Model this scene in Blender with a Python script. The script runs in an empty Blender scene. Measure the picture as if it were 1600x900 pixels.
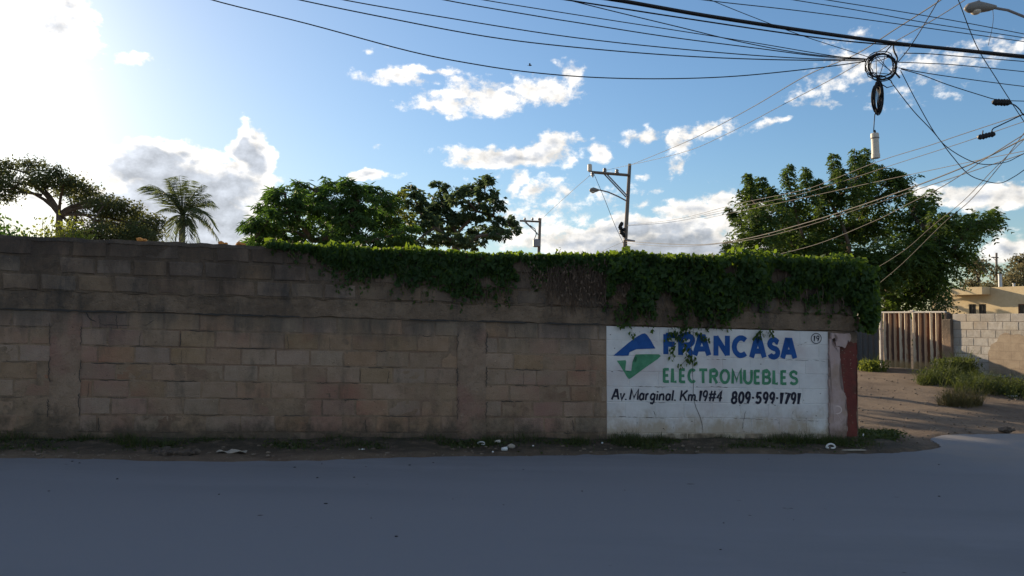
import bpy, bmesh, math, random
import numpy as np
from mathutils import Vector, Matrix

R = math.radians
rnd = random.Random(7)
rng = np.random.default_rng(11)
scene = bpy.context.scene
col = scene.collection

# ------------------------------------------------------------------ camera
F = 1200.0
SLOPE = 0.0275                 # the street falls gently along +X
PITCH = math.atan(45 / F)
CAM = Vector((0, 0, 1.6))
cd = bpy.data.cameras.new('camera')
cd.lens = 27.0
cd.sensor_width = 36.0
cd.clip_start = 0.05
cd.clip_end = 5000
cam = bpy.data.objects.new('camera', cd)
cam.location = CAM
cam.rotation_euler = (math.pi / 2 + PITCH, 0, 0)
col.objects.link(cam)
scene.camera = cam

# ------------------------------------------------------------------ light and exposure
SUN_AZ, SUN_EL = R(-41.0), R(14.5)          # azimuth from +Y towards +X
SUN = Vector((math.sin(SUN_AZ) * math.cos(SUN_EL), math.cos(SUN_AZ) * math.cos(SUN_EL), math.sin(SUN_EL)))
scene.view_settings.view_transform = 'Standard'
scene.view_settings.look = 'None'
scene.view_settings.exposure = 0.74
scene.view_settings.gamma = 1.0
sl = bpy.data.lights.new('sun', 'SUN')
sl.energy = 5.0
sl.angle = R(0.5)
sl.color = (1.0, 0.80, 0.55)
so = bpy.data.objects.new('sun', sl)
so.rotation_euler = SUN.to_track_quat('Z', 'Y').to_euler()
so.location = SUN * 60
col.objects.link(so)

def ray(u, v):
    a, b = (u - 800) / F, (450 - v) / F
    c, s = math.cos(PITCH), math.sin(PITCH)
    return Vector((a, c - b * s, s + b * c))

def at(u, v, Y):
    d = ray(u, v)
    return CAM + d * (Y / d.y)

def azel(u, v):
    d = ray(u, v).normalized()
    return math.atan2(d.x, d.y), math.asin(d.z)

world = bpy.data.worlds.new('World')
scene.world = world
world.use_nodes = True
NT = world.node_tree
NT.nodes.clear()

def N(t, typ, **kw):
    n = t.nodes.new(typ)
    for k, v in kw.items():
        setattr(n, k, v)
    return n

def M(t, op, a, b=None, c=None, clamp=False):
    n = t.nodes.new('ShaderNodeMath')
    n.operation = op
    n.use_clamp = clamp
    for i, x in enumerate((a, b, c)):
        if x is None:
            continue
        if isinstance(x, (int, float)):
            n.inputs[i].default_value = x
        else:
            t.links.new(x, n.inputs[i])
    return n.outputs[0]

def MR(t, x, a, b, c=0.0, d=1.0, smooth=True):
    n = t.nodes.new('ShaderNodeMapRange')
    n.interpolation_type = 'SMOOTHSTEP' if smooth else 'LINEAR'
    t.links.new(x, n.inputs[0])
    for i, v in enumerate((a, b, c, d)):
        n.inputs[1 + i].default_value = v
    return n.outputs[0]

def MIX(t, f, a, b, mode='MIX'):
    n = t.nodes.new('ShaderNodeMix')
    n.data_type = 'RGBA'
    n.blend_type = mode
    n.clamp_factor = True
    for sock, x in ((n.inputs[0], f), (n.inputs[6], a), (n.inputs[7], b)):
        if isinstance(x, (int, float)):
            sock.default_value = x
        elif isinstance(x, tuple):
            sock.default_value = (x + (1,))[:4]
        else:
            t.links.new(x, sock)
    return n.outputs[2]

# clouds: (u, v, radius u, radius v, thickness) seen from the camera height, turned into azimuth / elevation
CLOUDS = [
    (300, 300, 135, 60, 2.3), (395, 245, 36, 55, 2.0), (392, 218, 32, 28, 1.5), (225, 262, 95, 40, 1.9), (350, 345, 56, 70, 2.3), (270, 245, 45, 24, 1.2),
    (414, 206, 14, 16, .9), (190, 330, 90, 50, 1.9), (270, 365, 140, 60, 2.3),
    (205, 96, 44, 12, .6), (610, 122, 58, 15, .72), (668, 108, 60, 11, .55), (660, 135, 25, 11, .4),
    (680, 165, 62, 18, .68), (760, 150, 80, 27, .78), (840, 140, 70, 24, .72), (890, 115, 22, 25, .55), (720, 128, 40, 16, .40),
    (800, 243, 118, 22, 1.05), (870, 230, 50, 22, .8), (740, 252, 60, 13, .8), (905, 222, 40, 8, .36),
    (585, 273, 52, 10, .8), (563, 77, 12, 5, .45), (598, 73, 14, 4, .34),
    (938, 240, 26, 22, .75), (1012, 212, 50, 17, .58), (1062, 225, 26, 34, .72), (1100, 205, 42, 21, .72), (1055, 262, 14, 18, .6),
    (800, 285, 20, 34, .7), (835, 300, 34, 18, .7), (900, 302, 10, 8, .5),
    (990, 360, 190, 24, 1.25), (1085, 328, 70, 26, 1.0), (1130, 312, 40, 26, .9), (900, 376, 130, 28, 1.1), (1030, 388, 200, 30, 1.7), (800, 370, 60, 45, .5),
    (860, 330, 140, 55, .34), (1160, 345, 50, 40, 1.1),
    (1310, 125, 70, 26, .36), (1360, 100, 90, 28, .36), (1290, 155, 60, 9, .34), (1500, 95, 150, 24, .32), (1205, 196, 60, 7, .32), (1450, 135, 90, 16, .28),
    (1535, 302, 100, 20, .95), (1450, 300, 60, 14, .75), (1600, 295, 70, 20, .9), (1575, 392, 50, 30, 1.0), (1620, 385, 60, 34, 1.0), (1540, 350, 60, 10, .4),
    (1000, 270, 14, 8, .42), (1030, 290, 20, 10, .42), (1000, 320, 26, 10, .42), (590, 225, 12, 5, .34), (1330, 60, 60, 10, .25),
    (80, 45, 95, 60, 1.0), (110, 20, 60, 26, .9), (100, 285, 90, 14, .9), (40, 310, 80, 20, 1.0), (430, 285, 30, 8, .6), (402, 325, 12, 24, .6),
    (115, 70, 40, 30, .8),
]
tc = N(NT, 'ShaderNodeTexCoord')
nrm = N(NT, 'ShaderNodeVectorMath', operation='NORMALIZE')
NT.links.new(tc.outputs['Generated'], nrm.inputs[0])
sep = N(NT, 'ShaderNodeSeparateXYZ')
NT.links.new(nrm.outputs[0], sep.inputs[0])
az = M(NT, 'ARCTAN2', sep.outputs[0], sep.outputs[1])
el = M(NT, 'ARCSINE', sep.outputs[2])
cmb = N(NT, 'ShaderNodeCombineXYZ')
NT.links.new(az, cmb.inputs[0])
NT.links.new(el, cmb.inputs[1])
AE = cmb.outputs[0]

def fbm(t, vec, scale, detail, rough, seed):
    n = N(t, 'ShaderNodeTexNoise')
    n.inputs['Scale'].default_value = scale
    n.inputs['Detail'].default_value = detail
    n.inputs['Roughness'].default_value = rough
    mp = N(t, 'ShaderNodeMapping')
    mp.inputs['Location'].default_value = (seed, seed * .37, seed * 1.7)
    mp.inputs['Scale'].default_value = (1, 1.35, 1)
    t.links.new(vec, mp.inputs[0])
    t.links.new(mp.outputs[0], n.inputs['Vector'])
    return n

# the outline of each cloud is bent by a coarse noise
w1 = fbm(NT, AE, 16, 3, .55, 3.1)
wv = N(NT, 'ShaderNodeVectorMath', operation='SUBTRACT')
NT.links.new(w1.outputs['Color'], wv.inputs[0])
wv.inputs[1].default_value = (.5, .5, .5)
ws = N(NT, 'ShaderNodeVectorMath', operation='MULTIPLY_ADD')
NT.links.new(wv.outputs[0], ws.inputs[0])
ws.inputs[1].default_value = (.065, .05, 0)
NT.links.new(AE, ws.inputs[2])
P = ws.outputs[0]
mask = None
for (u, v, ru, rv, amp) in CLOUDS:
    a0, e0 = azel(u, v)
    sa = math.cos(a0) ** 2 / F
    se = math.cos(a0) / F
    s = N(NT, 'ShaderNodeVectorMath', operation='SUBTRACT')
    NT.links.new(P, s.inputs[0])
    s.inputs[1].default_value = (a0, e0, 0)
    m = N(NT, 'ShaderNodeVectorMath', operation='MULTIPLY')
    NT.links.new(s.outputs[0], m.inputs[0])
    m.inputs[1].default_value = (1 / (ru * sa * 1.12), 1 / (rv * se * 1.12), 0)
    l = N(NT, 'ShaderNodeVectorMath', operation='LENGTH')
    NT.links.new(m.outputs[0], l.inputs[0])
    val = M(NT, 'MULTIPLY_ADD', l.outputs['Value'], -amp, amp)
    mask = val if mask is None else M(NT, 'SMOOTH_MAX', mask, val, .12)
# clouds added outside the view, denser than in it, to brighten ground and wall
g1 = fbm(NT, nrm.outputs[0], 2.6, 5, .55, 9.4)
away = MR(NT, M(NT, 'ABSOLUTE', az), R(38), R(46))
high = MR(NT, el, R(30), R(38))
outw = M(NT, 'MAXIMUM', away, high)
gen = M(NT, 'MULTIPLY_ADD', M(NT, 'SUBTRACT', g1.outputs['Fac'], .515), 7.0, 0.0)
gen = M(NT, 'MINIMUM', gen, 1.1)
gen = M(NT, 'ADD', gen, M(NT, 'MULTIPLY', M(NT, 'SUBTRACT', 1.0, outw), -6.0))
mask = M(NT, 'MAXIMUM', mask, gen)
n1 = fbm(NT, AE, 34, 8, .62, 1.3)
n2 = fbm(NT, AE, 120, 6, .6, 5.3)
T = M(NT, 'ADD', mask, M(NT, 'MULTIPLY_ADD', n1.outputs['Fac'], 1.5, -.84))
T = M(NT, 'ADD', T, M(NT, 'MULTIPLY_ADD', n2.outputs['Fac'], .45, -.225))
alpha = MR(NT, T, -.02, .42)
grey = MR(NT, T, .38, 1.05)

sky = N(NT, 'ShaderNodeTexSky')
sky.sky_type = 'NISHITA'
sky.sun_disc = False
sky.sun_elevation = SUN_EL
sky.sun_rotation = SUN_AZ
sky.altitude = 30
sky.air_density = 1.0
sky.dust_density = 0.4
sky.ozone_density = 3.0
dt = N(NT, 'ShaderNodeVectorMath', operation='DOT_PRODUCT')
NT.links.new(nrm.outputs[0], dt.inputs[0])
dt.inputs[1].default_value = SUN
dot = dt.outputs['Value']
ang = M(NT, 'ARCCOSINE', dot)
def lobe(width):
    return M(NT, 'POWER', 2.718, M(NT, 'MULTIPLY', M(NT, 'POWER', M(NT, 'DIVIDE', ang, R(width)), 2.0), -1.0))
GLOW_A, GLOW_B = 5.0, 0.6
glow = M(NT, 'ADD', M(NT, 'MULTIPLY', lobe(9), GLOW_A), M(NT, 'MULTIPLY', lobe(36), GLOW_B))
gcol = MIX(NT, 1.0, (0, 0, 0), (1.0, .97, .92))
gv = N(NT, 'ShaderNodeVectorMath', operation='SCALE')
gv.inputs[0].default_value = (1.0, .97, .93)
NT.links.new(glow, gv.inputs['Scale'])
skyg = N(NT, 'ShaderNodeVectorMath', operation='ADD')
hsv = N(NT, 'ShaderNodeHueSaturation')
hsv.inputs['Saturation'].default_value = 1.08
NT.links.new(sky.outputs[0], hsv.inputs['Color'])
# the blaze round the sun rolls off instead of clipping
lum = N(NT, 'ShaderNodeVectorMath', operation='DOT_PRODUCT')
NT.links.new(hsv.outputs[0], lum.inputs[0])
lum.inputs[1].default_value = (.25, .65, .10)
roll = M(NT, 'DIVIDE', 1.0, M(NT, 'ADD', 1.0, M(NT, 'POWER', M(NT, 'DIVIDE', lum.outputs['Value'], 12.0), 1.6)))
sk2 = N(NT, 'ShaderNodeVectorMath', operation='SCALE')
NT.links.new(hsv.outputs[0], sk2.inputs[0])
NT.links.new(roll, sk2.inputs['Scale'])
NT.links.new(sk2.outputs[0], skyg.inputs[0])
NT.links.new(gv.outputs[0], skyg.inputs[1])
# cloud light: bright thin rims, greyer thick hearts, brighter the nearer the sun
near = M(NT, 'ADD', 1.0, M(NT, 'MULTIPLY', lobe(30), .35))
body = MIX(NT, grey, (6.4, 6.15, 5.8), (2.85, 3.05, 3.4))
# relief: the side of each billow towards the sun is lighter
of = N(NT, 'ShaderNodeVectorMath', operation='ADD')
NT.links.new(AE, of.inputs[0])
of.inputs[1].default_value = (-.010, .010, 0)
n3 = fbm(NT, of.outputs[0], 34, 5, .6, 1.3)
n4 = fbm(NT, AE, 34, 5, .6, 1.3)
lit = M(NT, 'MULTIPLY_ADD', M(NT, 'SUBTRACT', n4.outputs['Fac'], n3.outputs['Fac']), 1.3, 1.0)
lit = M(NT, 'MINIMUM', M(NT, 'MAXIMUM', lit, .72), 1.45)
bl = N(NT, 'ShaderNodeVectorMath', operation='SCALE')
NT.links.new(body, bl.inputs[0])
NT.links.new(lit, bl.inputs['Scale'])
body = bl.outputs[0]
bs = N(NT, 'ShaderNodeVectorMath', operation='SCALE')
NT.links.new(body, bs.inputs[0])
NT.links.new(near, bs.inputs['Scale'])
cloudy = N(NT, 'ShaderNodeVectorMath', operation='ADD')
gv2 = N(NT, 'ShaderNodeVectorMath', operation='SCALE')
NT.links.new(gv.outputs[0], gv2.inputs[0])
gv2.inputs['Scale'].default_value = .45
NT.links.new(bs.outputs[0], cloudy.inputs[0])
NT.links.new(gv2.outputs[0], cloudy.inputs[1])
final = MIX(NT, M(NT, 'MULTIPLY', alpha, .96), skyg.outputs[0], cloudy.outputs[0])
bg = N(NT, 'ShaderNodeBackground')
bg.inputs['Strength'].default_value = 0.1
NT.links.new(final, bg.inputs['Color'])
wo = N(NT, 'ShaderNodeOutputWorld')
NT.links.new(bg.outputs[0], wo.inputs[0])
world.cycles.sampling_method = 'MANUAL'
world.cycles.sample_map_resolution = 512

# ------------------------------------------------------------------ geometry helpers
class MB:
    def __init__(self):
        self.v, self.f = [], []
    def face(self, pts):
        n = len(self.v)
        self.v += [tuple(p) for p in pts]
        self.f.append(tuple(range(n, n + len(pts))))
    def add(self, vs, fs):
        n = len(self.v)
        self.v += [tuple(p) for p in vs]
        self.f += [tuple(i + n for i in f) for f in fs]
    def box(self, lo, hi, jit=0.0, bev=0.0):
        x0, y0, z0 = lo
        x1, y1, z1 = hi
        if bev <= 0:
            vs = [(x0, y0, z0), (x1, y0, z0), (x1, y1, z0), (x0, y1, z0), (x0, y0, z1), (x1, y0, z1), (x1, y1, z1), (x0, y1, z1)]
            vs = [tuple(c + rnd.uniform(-jit, jit) for c in p) for p in vs]
            self.add(vs, [(0, 3, 2, 1), (4, 5, 6, 7), (0, 1, 5, 4), (1, 2, 6, 5), (2, 3, 7, 6), (3, 0, 4, 7)])
        else:
            bm = bmesh.new()
            bmesh.ops.create_cube(bm, size=1)
            for p in bm.verts:
                p.co = Vector((x0 + (p.co.x + .5) * (x1 - x0), y0 + (p.co.y + .5) * (y1 - y0), z0 + (p.co.z + .5) * (z1 - z0)))
            bmesh.ops.bevel(bm, geom=list(bm.edges), offset=bev, segments=1, affect='EDGES')
            bm.verts.ensure_lookup_table()
            self.add([tuple(c + rnd.uniform(-jit, jit) for c in p.co) for p in bm.verts], [[q.index for q in f.verts] for f in bm.faces])
            bm.free()
    def tube(self, pts, rad, n=6, cap=True):
        pts = [Vector(p) for p in pts]
        if isinstance(rad, (int, float)):
            rad = [rad] * len(pts)
        base = len(self.v)
        prev = None
        for i, p in enumerate(pts):
            t = (pts[min(i + 1, len(pts) - 1)] - pts[max(i - 1, 0)])
            if t.length < 1e-9:
                t = Vector((0, 0, 1))
            t.normalize()
            if prev is None:
                a = t.cross(Vector((0, 0, 1)) if abs(t.z) < .9 else Vector((1, 0, 0))).normalized()
            else:
                a = (prev - t * prev.dot(t)).normalized()
            prev = a
            b = t.cross(a)
            for k in range(n):
                q = 2 * math.pi * k / n
                self.v.append(tuple(p + (a * math.cos(q) + b * math.sin(q)) * rad[i]))
        for i in range(len(pts) - 1):
            for k in range(n):
                o = base + i * n
                self.f.append((o + k, o + (k + 1) % n, o + n + (k + 1) % n, o + n + k))
        if cap:
            self.f.append(tuple(base + k for k in range(n))[::-1])
            self.f.append(tuple(base + (len(pts) - 1) * n + k for k in range(n)))
    def lathe(self, c, prof, n=12, axis=None):
        """prof: (radius, height) along axis from c"""
        ax = Vector(axis or (0, 0, 1)).normalized()
        a = ax.cross(Vector((0, 1, 0)) if abs(ax.y) < .9 else Vector((1, 0, 0))).normalized()
        b = ax.cross(a)
        base = len(self.v)
        for r, h in prof:
            for k in range(n):
                q = 2 * math.pi * k / n
                self.v.append(tuple(Vector(c) + ax * h + (a * math.cos(q) + b * math.sin(q)) * r))
        for i in range(len(prof) - 1):
            for k in range(n):
                o = base + i * n
                self.f.append((o + k, o + (k + 1) % n, o + n + (k + 1) % n, o + n + k))
        self.f.append(tuple(base + k for k in range(n))[::-1])
        self.f.append(tuple(base + (len(prof) - 1) * n + k for k in range(n)))
    def lump(self, c, r, sub=1, jit=.25):
        bm = bmesh.new()
        bmesh.ops.create_icosphere(bm, subdivisions=sub, radius=1)
        bm.verts.ensure_lookup_table()
        self.add([(c[0] + p.co.x * r[0] * (1 + rnd.uniform(-jit, jit)), c[1] + p.co.y * r[1] * (1 + rnd.uniform(-jit, jit)),
                   c[2] + p.co.z * r[2] * (1 + rnd.uniform(-jit, jit))) for p in bm.verts], [[q.index for q in f.verts] for f in bm.faces])
        bm.free()
    def mesh(self, name, mat, smooth=False):
        me = bpy.data.meshes.new(name)
        me.from_pydata(self.v, [], self.f)
        if mat:
            me.materials.append(mat)
        if smooth:
            me.polygons.foreach_set('use_smooth', [True] * len(me.polygons))
        me.update()
        return me
    def build(self, name, mat, parent=None, smooth=False, kind=None):
        return link(name, self.mesh(name, mat, smooth), parent, kind)

def link(name, me, parent=None, kind=None):
    o = bpy.data.objects.new(name, me)
    col.objects.link(o)
    if parent:
        o.parent = parent
    if kind:
        o['kind'] = kind
    return o

def tag(o, label, cat, group=None, kind=None):
    o['label'] = label
    o['category'] = cat
    if group:
        o['group'] = group
    if kind:
        o['kind'] = kind
    return o

def empty(name, loc=(0, 0, 0), rz=0.0):
    o = bpy.data.objects.new(name, None)
    o.location = loc
    o.rotation_euler = (0, 0, rz)
    col.objects.link(o)
    return o

def quads_mesh(name, V, mat, per=4):
    V = np.asarray(V, dtype=np.float32).reshape(-1, 3)
    n = len(V) // per
    me = bpy.data.meshes.new(name)
    me.vertices.add(len(V))
    me.vertices.foreach_set('co', V.ravel())
    me.loops.add(len(V))
    me.loops.foreach_set('vertex_index', np.arange(len(V), dtype=np.int32))
    me.polygons.add(n)
    me.polygons.foreach_set('loop_start', np.arange(0, len(V), per, dtype=np.int32))
    me.update(calc_edges=True)
    me.materials.append(mat)
    return me

def unit(a):
    return a / np.maximum(np.linalg.norm(a, axis=1, keepdims=True), 1e-9)

def leaves(C, axis, size, width, fold=.15):
    """diamond leaves: centre, axis direction, length, width share -> (n*4,3)"""
    n = len(C)
    axis = unit(np.asarray(axis, float))
    b = unit(np.cross(axis, rng.normal(size=(n, 3))))
    nn = np.cross(axis, b)
    L = np.broadcast_to(np.asarray(size, float), (n,))[:, None] * rng.uniform(.7, 1.25, (n, 1))
    base = C - axis * L * .5
    tip = C + axis * L * .5
    mid = C - axis * L * .06
    le = mid + b * L * width * .5 + nn * L * fold
    ri = mid - b * L * width * .5 + nn * L * fold
    return np.stack([base, ri, tip, le], axis=1).reshape(-1, 3)

def compound(C, D, L, pairs, leaf, width=.36, droop=.35):
    """pinnate leaves: each has pairs of leaflets along a drooping midrib"""
    n = len(C)
    D = unit(np.asarray(D, float))
    up = np.array([0, 0, 1.0])
    side = unit(np.cross(D, up + rng.normal(size=(n, 3)) * .35))
    out = []
    L = np.broadcast_to(np.asarray(L, float), (n,))[:, None] * rng.uniform(.75, 1.2, (n, 1))
    for k in range(pairs):
        s = (k + .6) / pairs
        p = C + D * L * s - up * (s * s) * L * droop
        sz = leaf * (1 - .45 * abs(s - .45))
        for sg in (-1, 1):
            ax = unit(side * sg * .85 + D * .45 - up * .35 + rng.normal(size=(n, 3)) * .12)
            out.append(leaves(p + ax * sz * .5, ax, sz, width, .08))
    return np.concatenate(out)

# ------------------------------------------------------------------ materials
def mat_new(name):
    m = bpy.data.materials.new(name)
    m.use_nodes = True
    t = m.node_tree
    b = t.nodes['Principled BSDF']
    b.inputs['Specular IOR Level'].default_value = .25
    return m, t, b

def noise(t, scale, detail=5, rough=.6, coord='Object', stretch=(1, 1, 1), seed=0.0, world_pos=False):
    if world_pos:
        src = N(t, 'ShaderNodeNewGeometry').outputs['Position']
    else:
        src = N(t, 'ShaderNodeTexCoord').outputs[coord]
    mp = N(t, 'ShaderNodeMapping')
    mp.inputs['Scale'].default_value = stretch
    mp.inputs['Location'].default_value = (seed, seed * 1.7, seed * .3)
    t.links.new(src, mp.inputs[0])
    n = N(t, 'ShaderNodeTexNoise')
    n.inputs['Scale'].default_value = scale
    n.inputs['Detail'].default_value = detail
    n.inputs['Roughness'].default_value = rough
    t.links.new(mp.outputs[0], n.inputs['Vector'])
    return n.outputs['Fac']

def bump(t, b, h, strength=.5, dist=.01):
    n = N(t, 'ShaderNodeBump')
    n.inputs['Strength'].default_value = strength
    n.inputs['Distance'].default_value = dist
    t.links.new(h, n.inputs['Height'])
    t.links.new(n.outputs[0], b.inputs['Normal'])

def rough_mat(name, c1, c2, scale=6, c3=None, scale3=1.3, rough=.9, bs=.5, bd=.01, bscale=60, vary=0.0, stain=None, stretch=(1, 1, 1), stain_scale=2.2, stain_stretch=(1, 1, .45), stain_lo=.5, foot=None, head=None, pits=0.0):
    """mottled mineral surface: two tones, a broad third tone, per-object variation and dark stains"""
    m, t, b = mat_new(name)
    f = MR(t, noise(t, scale, 6, .65, world_pos=True, stretch=stretch), .32, .68)
    c = MIX(t, f, c1, c2)
    if c3:
        g = MR(t, noise(t, scale3, 4, .6, world_pos=True, seed=4.2), .45, .68)
        c = MIX(t, g, c, c3)
    if stain:
        s = MR(t, noise(t, stain_scale, 7, .7, world_pos=True, seed=8.8, stretch=stain_stretch), stain_lo, stain_lo + .22)
        c = MIX(t, M(t, 'MULTIPLY', s, .8), c, stain)
    if vary:
        oi = N(t, 'ShaderNodeObjectInfo')
        k = MR(t, oi.outputs['Random'], 0, 1, 1 - vary, 1 + vary, False)
        hs = N(t, 'ShaderNodeHueSaturation')
        t.links.new(k, hs.inputs['Value'])
        r2 = M(t, 'FRACT', M(t, 'MULTIPLY', oi.outputs['Random'], 17.3))
        t.links.new(MR(t, r2, 0, 1, .494, .506, False), hs.inputs['Hue'])
        t.links.new(MR(t, M(t, 'FRACT', M(t, 'MULTIPLY', oi.outputs['Random'], 71.9)), 0, 1, .82, 1.12, False), hs.inputs['Saturation'])
        t.links.new(c, hs.inputs['Color'])
        c = hs.outputs[0]
    if pits:
        pn = MR(t, noise(t, 34, 3, .55, world_pos=True, seed=14.2, stretch=(1, 1, 1.3)), .67, .73)
        c = MIX(t, M(t, 'MULTIPLY', pn, pits), c, tuple(x * .32 for x in c1))
        pn = MR(t, noise(t, 42, 2, .5, world_pos=True, seed=31.7), .74, .78)
        c = MIX(t, M(t, 'MULTIPLY', pn, pits), c, tuple(min(1, x * 1.9) for x in c2))
    if foot or head:
        # splashed mud near the ground and black mould run down from the top, measured from the sloping footing
        sp = N(t, 'ShaderNodeSeparateXYZ')
        t.links.new(N(t, 'ShaderNodeNewGeometry').outputs['Position'], sp.inputs[0])
        hh = M(t, 'MULTIPLY_ADD', sp.outputs[0], SLOPE, sp.outputs[2])
        for spec in (foot, head):
            if spec:
                colr, a, q, amt, ns, stx = spec
                hn = M(t, 'MULTIPLY_ADD', M(t, 'SUBTRACT', noise(t, ns, 6, .7, world_pos=True, seed=6.6, stretch=stx), .5), abs(q - a) * 2.6, hh)
                c = MIX(t, M(t, 'MULTIPLY', MR(t, hn, a, q, 0 if a < q else 0, 1), amt) if a < q else M(t, 'MULTIPLY', MR(t, hn, q, a, 1, 0), amt), c, colr)
    t.links.new(c, b.inputs['Base Color'])
    b.inputs['Roughness'].default_value = rough
    h = M(t, 'ADD', noise(t, bscale, 5, .7, world_pos=True), M(t, 'MULTIPLY', noise(t, bscale / 6, 4, .6, world_pos=True, seed=2.0), .8))
    bump(t, b, h, bs, bd)
    return m

def plain(name, c, rough=.6, metal=0.0, var=.12):
    m, t, b = mat_new(name)
    f = noise(t, 14, 4, .6)
    lo = tuple(x * (1 - var) for x in c)
    hi = tuple(min(1, x * (1 + var)) for x in c)
    t.links.new(MIX(t, f, lo, hi), b.inputs['Base Color'])
    b.inputs['Roughness'].default_value = rough
    b.inputs['Metallic'].default_value = metal
    return m

def leaf_mat(name, c1, c2, trans=.45, tcol=None, rough=.65, clump=1.2):
    m, t, b = mat_new(name)
    g = N(t, 'ShaderNodeNewGeometry')
    k = M(t, 'MULTIPLY_ADD', g.outputs['Random Per Island'], .6, M(t, 'MULTIPLY', MR(t, noise(t, clump, 3, .5, world_pos=True), .3, .7), .5))
    c = MIX(t, k, c1, c2)
    t.links.new(c, b.inputs['Base Color'])
    b.inputs['Roughness'].default_value = rough
    tr = N(t, 'ShaderNodeBsdfTranslucent')
    if tcol:
        tr.inputs[0].default_value = tcol + (1,)
    else:
        hs = N(t, 'ShaderNodeHueSaturation')
        hs.inputs['Hue'].default_value = .475
        hs.inputs['Value'].default_value = 2.2
        hs.inputs['Saturation'].default_value = 1.1
        t.links.new(c, hs.inputs['Color'])
        t.links.new(hs.outputs[0], tr.inputs[0])
    mx = N(t, 'ShaderNodeMixShader')
    mx.inputs[0].default_value = trans
    t.links.new(b.outputs[0], mx.inputs[1])
    t.links.new(tr.outputs[0], mx.inputs[2])
    t.links.new(mx.outputs[0], t.nodes['Material Output'].inputs[0])
    return m

MT = {}
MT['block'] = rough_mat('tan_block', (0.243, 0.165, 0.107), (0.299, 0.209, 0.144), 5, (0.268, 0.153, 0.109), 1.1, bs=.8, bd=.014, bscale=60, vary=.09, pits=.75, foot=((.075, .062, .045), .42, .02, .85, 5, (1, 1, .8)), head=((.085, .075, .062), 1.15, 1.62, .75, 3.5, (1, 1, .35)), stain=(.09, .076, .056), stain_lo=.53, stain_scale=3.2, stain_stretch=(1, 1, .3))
MT['block_dark'] = rough_mat('weathered_block', (0.156, 0.109, 0.076), (0.201, 0.144, 0.101), 4, (0.111, 0.081, 0.060), 1.6, head=((0.061, 0.046, 0.037), 1.7, 2.45, .8, 3, (1, 1, .3)), bs=.8, bd=.015, bscale=50, vary=.10, stain=(.045, .043, .042), stain_lo=.46, pits=.75)
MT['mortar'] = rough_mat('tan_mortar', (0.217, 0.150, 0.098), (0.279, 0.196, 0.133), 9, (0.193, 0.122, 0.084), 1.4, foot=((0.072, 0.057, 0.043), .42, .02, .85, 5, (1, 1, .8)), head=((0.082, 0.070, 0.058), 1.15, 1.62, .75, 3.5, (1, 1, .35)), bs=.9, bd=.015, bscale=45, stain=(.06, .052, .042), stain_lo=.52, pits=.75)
MT['mortar_dark'] = rough_mat('dark_mortar', (0.118, 0.085, 0.058), (0.166, 0.120, 0.083), 7, head=((0.059, 0.045, 0.036), 1.7, 2.45, .8, 3, (1, 1, .3)), bs=.9, bd=.02, bscale=40, stain=(.035, .033, .031), stain_lo=.48, pits=.75)
MT['beam'] = rough_mat('beam_concrete', (0.148, 0.105, 0.071), (0.215, 0.154, 0.107), 5, (0.115, 0.083, 0.059), 1.8, bs=1.0, bd=.025, bscale=26, stain=(.045, .042, .038), stain_lo=.47, pits=.75)
MT['cap'] = rough_mat('cap_concrete', (0.088, 0.069, 0.054), (0.134, 0.104, 0.081), 6, bs=.9, bd=.02, bscale=40, stain=(.04, .039, .04), stain_lo=.45)
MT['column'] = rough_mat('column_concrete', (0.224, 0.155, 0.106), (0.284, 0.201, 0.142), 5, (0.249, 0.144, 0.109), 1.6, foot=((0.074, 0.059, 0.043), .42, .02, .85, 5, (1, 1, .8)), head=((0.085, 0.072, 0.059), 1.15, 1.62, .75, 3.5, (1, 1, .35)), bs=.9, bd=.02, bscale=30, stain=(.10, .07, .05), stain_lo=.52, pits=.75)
MT['white'] = rough_mat('white_wall_paint', (.56, .55, .545), (.67, .655, .64), 3, (.54, .49, .48), 1.5, foot=((.36, .285, .195), .46, .10, .8, 5, (1, 1, .7)), rough=.75, bs=.45, bd=.008, bscale=55, vary=.03, stain=(.36, .33, .29), stain_lo=.60)
MT['dirty_white'] = rough_mat('stained_white_paint', (.40, .33, .235), (.52, .45, .35), 6, (.30, .225, .145), 2.2, foot=((.10, .08, .055), .20, .02, .95, 7, (1, 1, .8)), rough=.85, bs=.6, bd=.01, bscale=55, vary=.06, stain=(.16, .13, .09), stain_lo=.5)
MT['pink'] = rough_mat('pink_plaster', (.40, .29, .27), (.47, .36, .335), 5, (.34, .24, .19), 2.0, foot=((.16, .11, .08), .35, .02, .8, 6, (1, 1, .7)), bs=.6, bd=.012, bscale=45, stain=(.25, .19, .15), stain_lo=.58)
MT['red'] = rough_mat('red_pillar_paint', (.125, .034, .028), (.175, .046, .036), 7, (.095, .045, .034), 4, bs=.7, bd=.012, bscale=50, stain=(.10, .035, .03), stain_lo=.54)
MT['blue'] = rough_mat('blue_lettering_paint', (.010, .062, .235), (.016, .088, .30), 8, rough=.7, bs=.3, bd=.004, bscale=60, stain=(.03, .09, .25), stain_lo=.62)
MT['green'] = rough_mat('green_lettering_paint', (.05, .19, .10), (.085, .27, .15), 9, rough=.7, bs=.3, bd=.004, bscale=60, stain=(.10, .24, .16), stain_lo=.55)
MT['black'] = rough_mat('black_lettering_paint', (.012, .012, .025), (.03, .03, .05), 12, rough=.7, bs=.3, bd=.004, bscale=60)
MT['crack'] = plain('dark_crack', (.05, .045, .04), .9)
MT['chalk'] = plain('chalk', (.62, .50, .46), .9)
MT['asphalt'] = None
MT['grey_block'] = rough_mat('grey_block', (.31, .285, .255), (.42, .395, .36), 7, (.36, .31, .25), .9, bs=.6, bd=.012, bscale=60, vary=.13, stain=(.23, .19, .15), stain_lo=.56)
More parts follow.
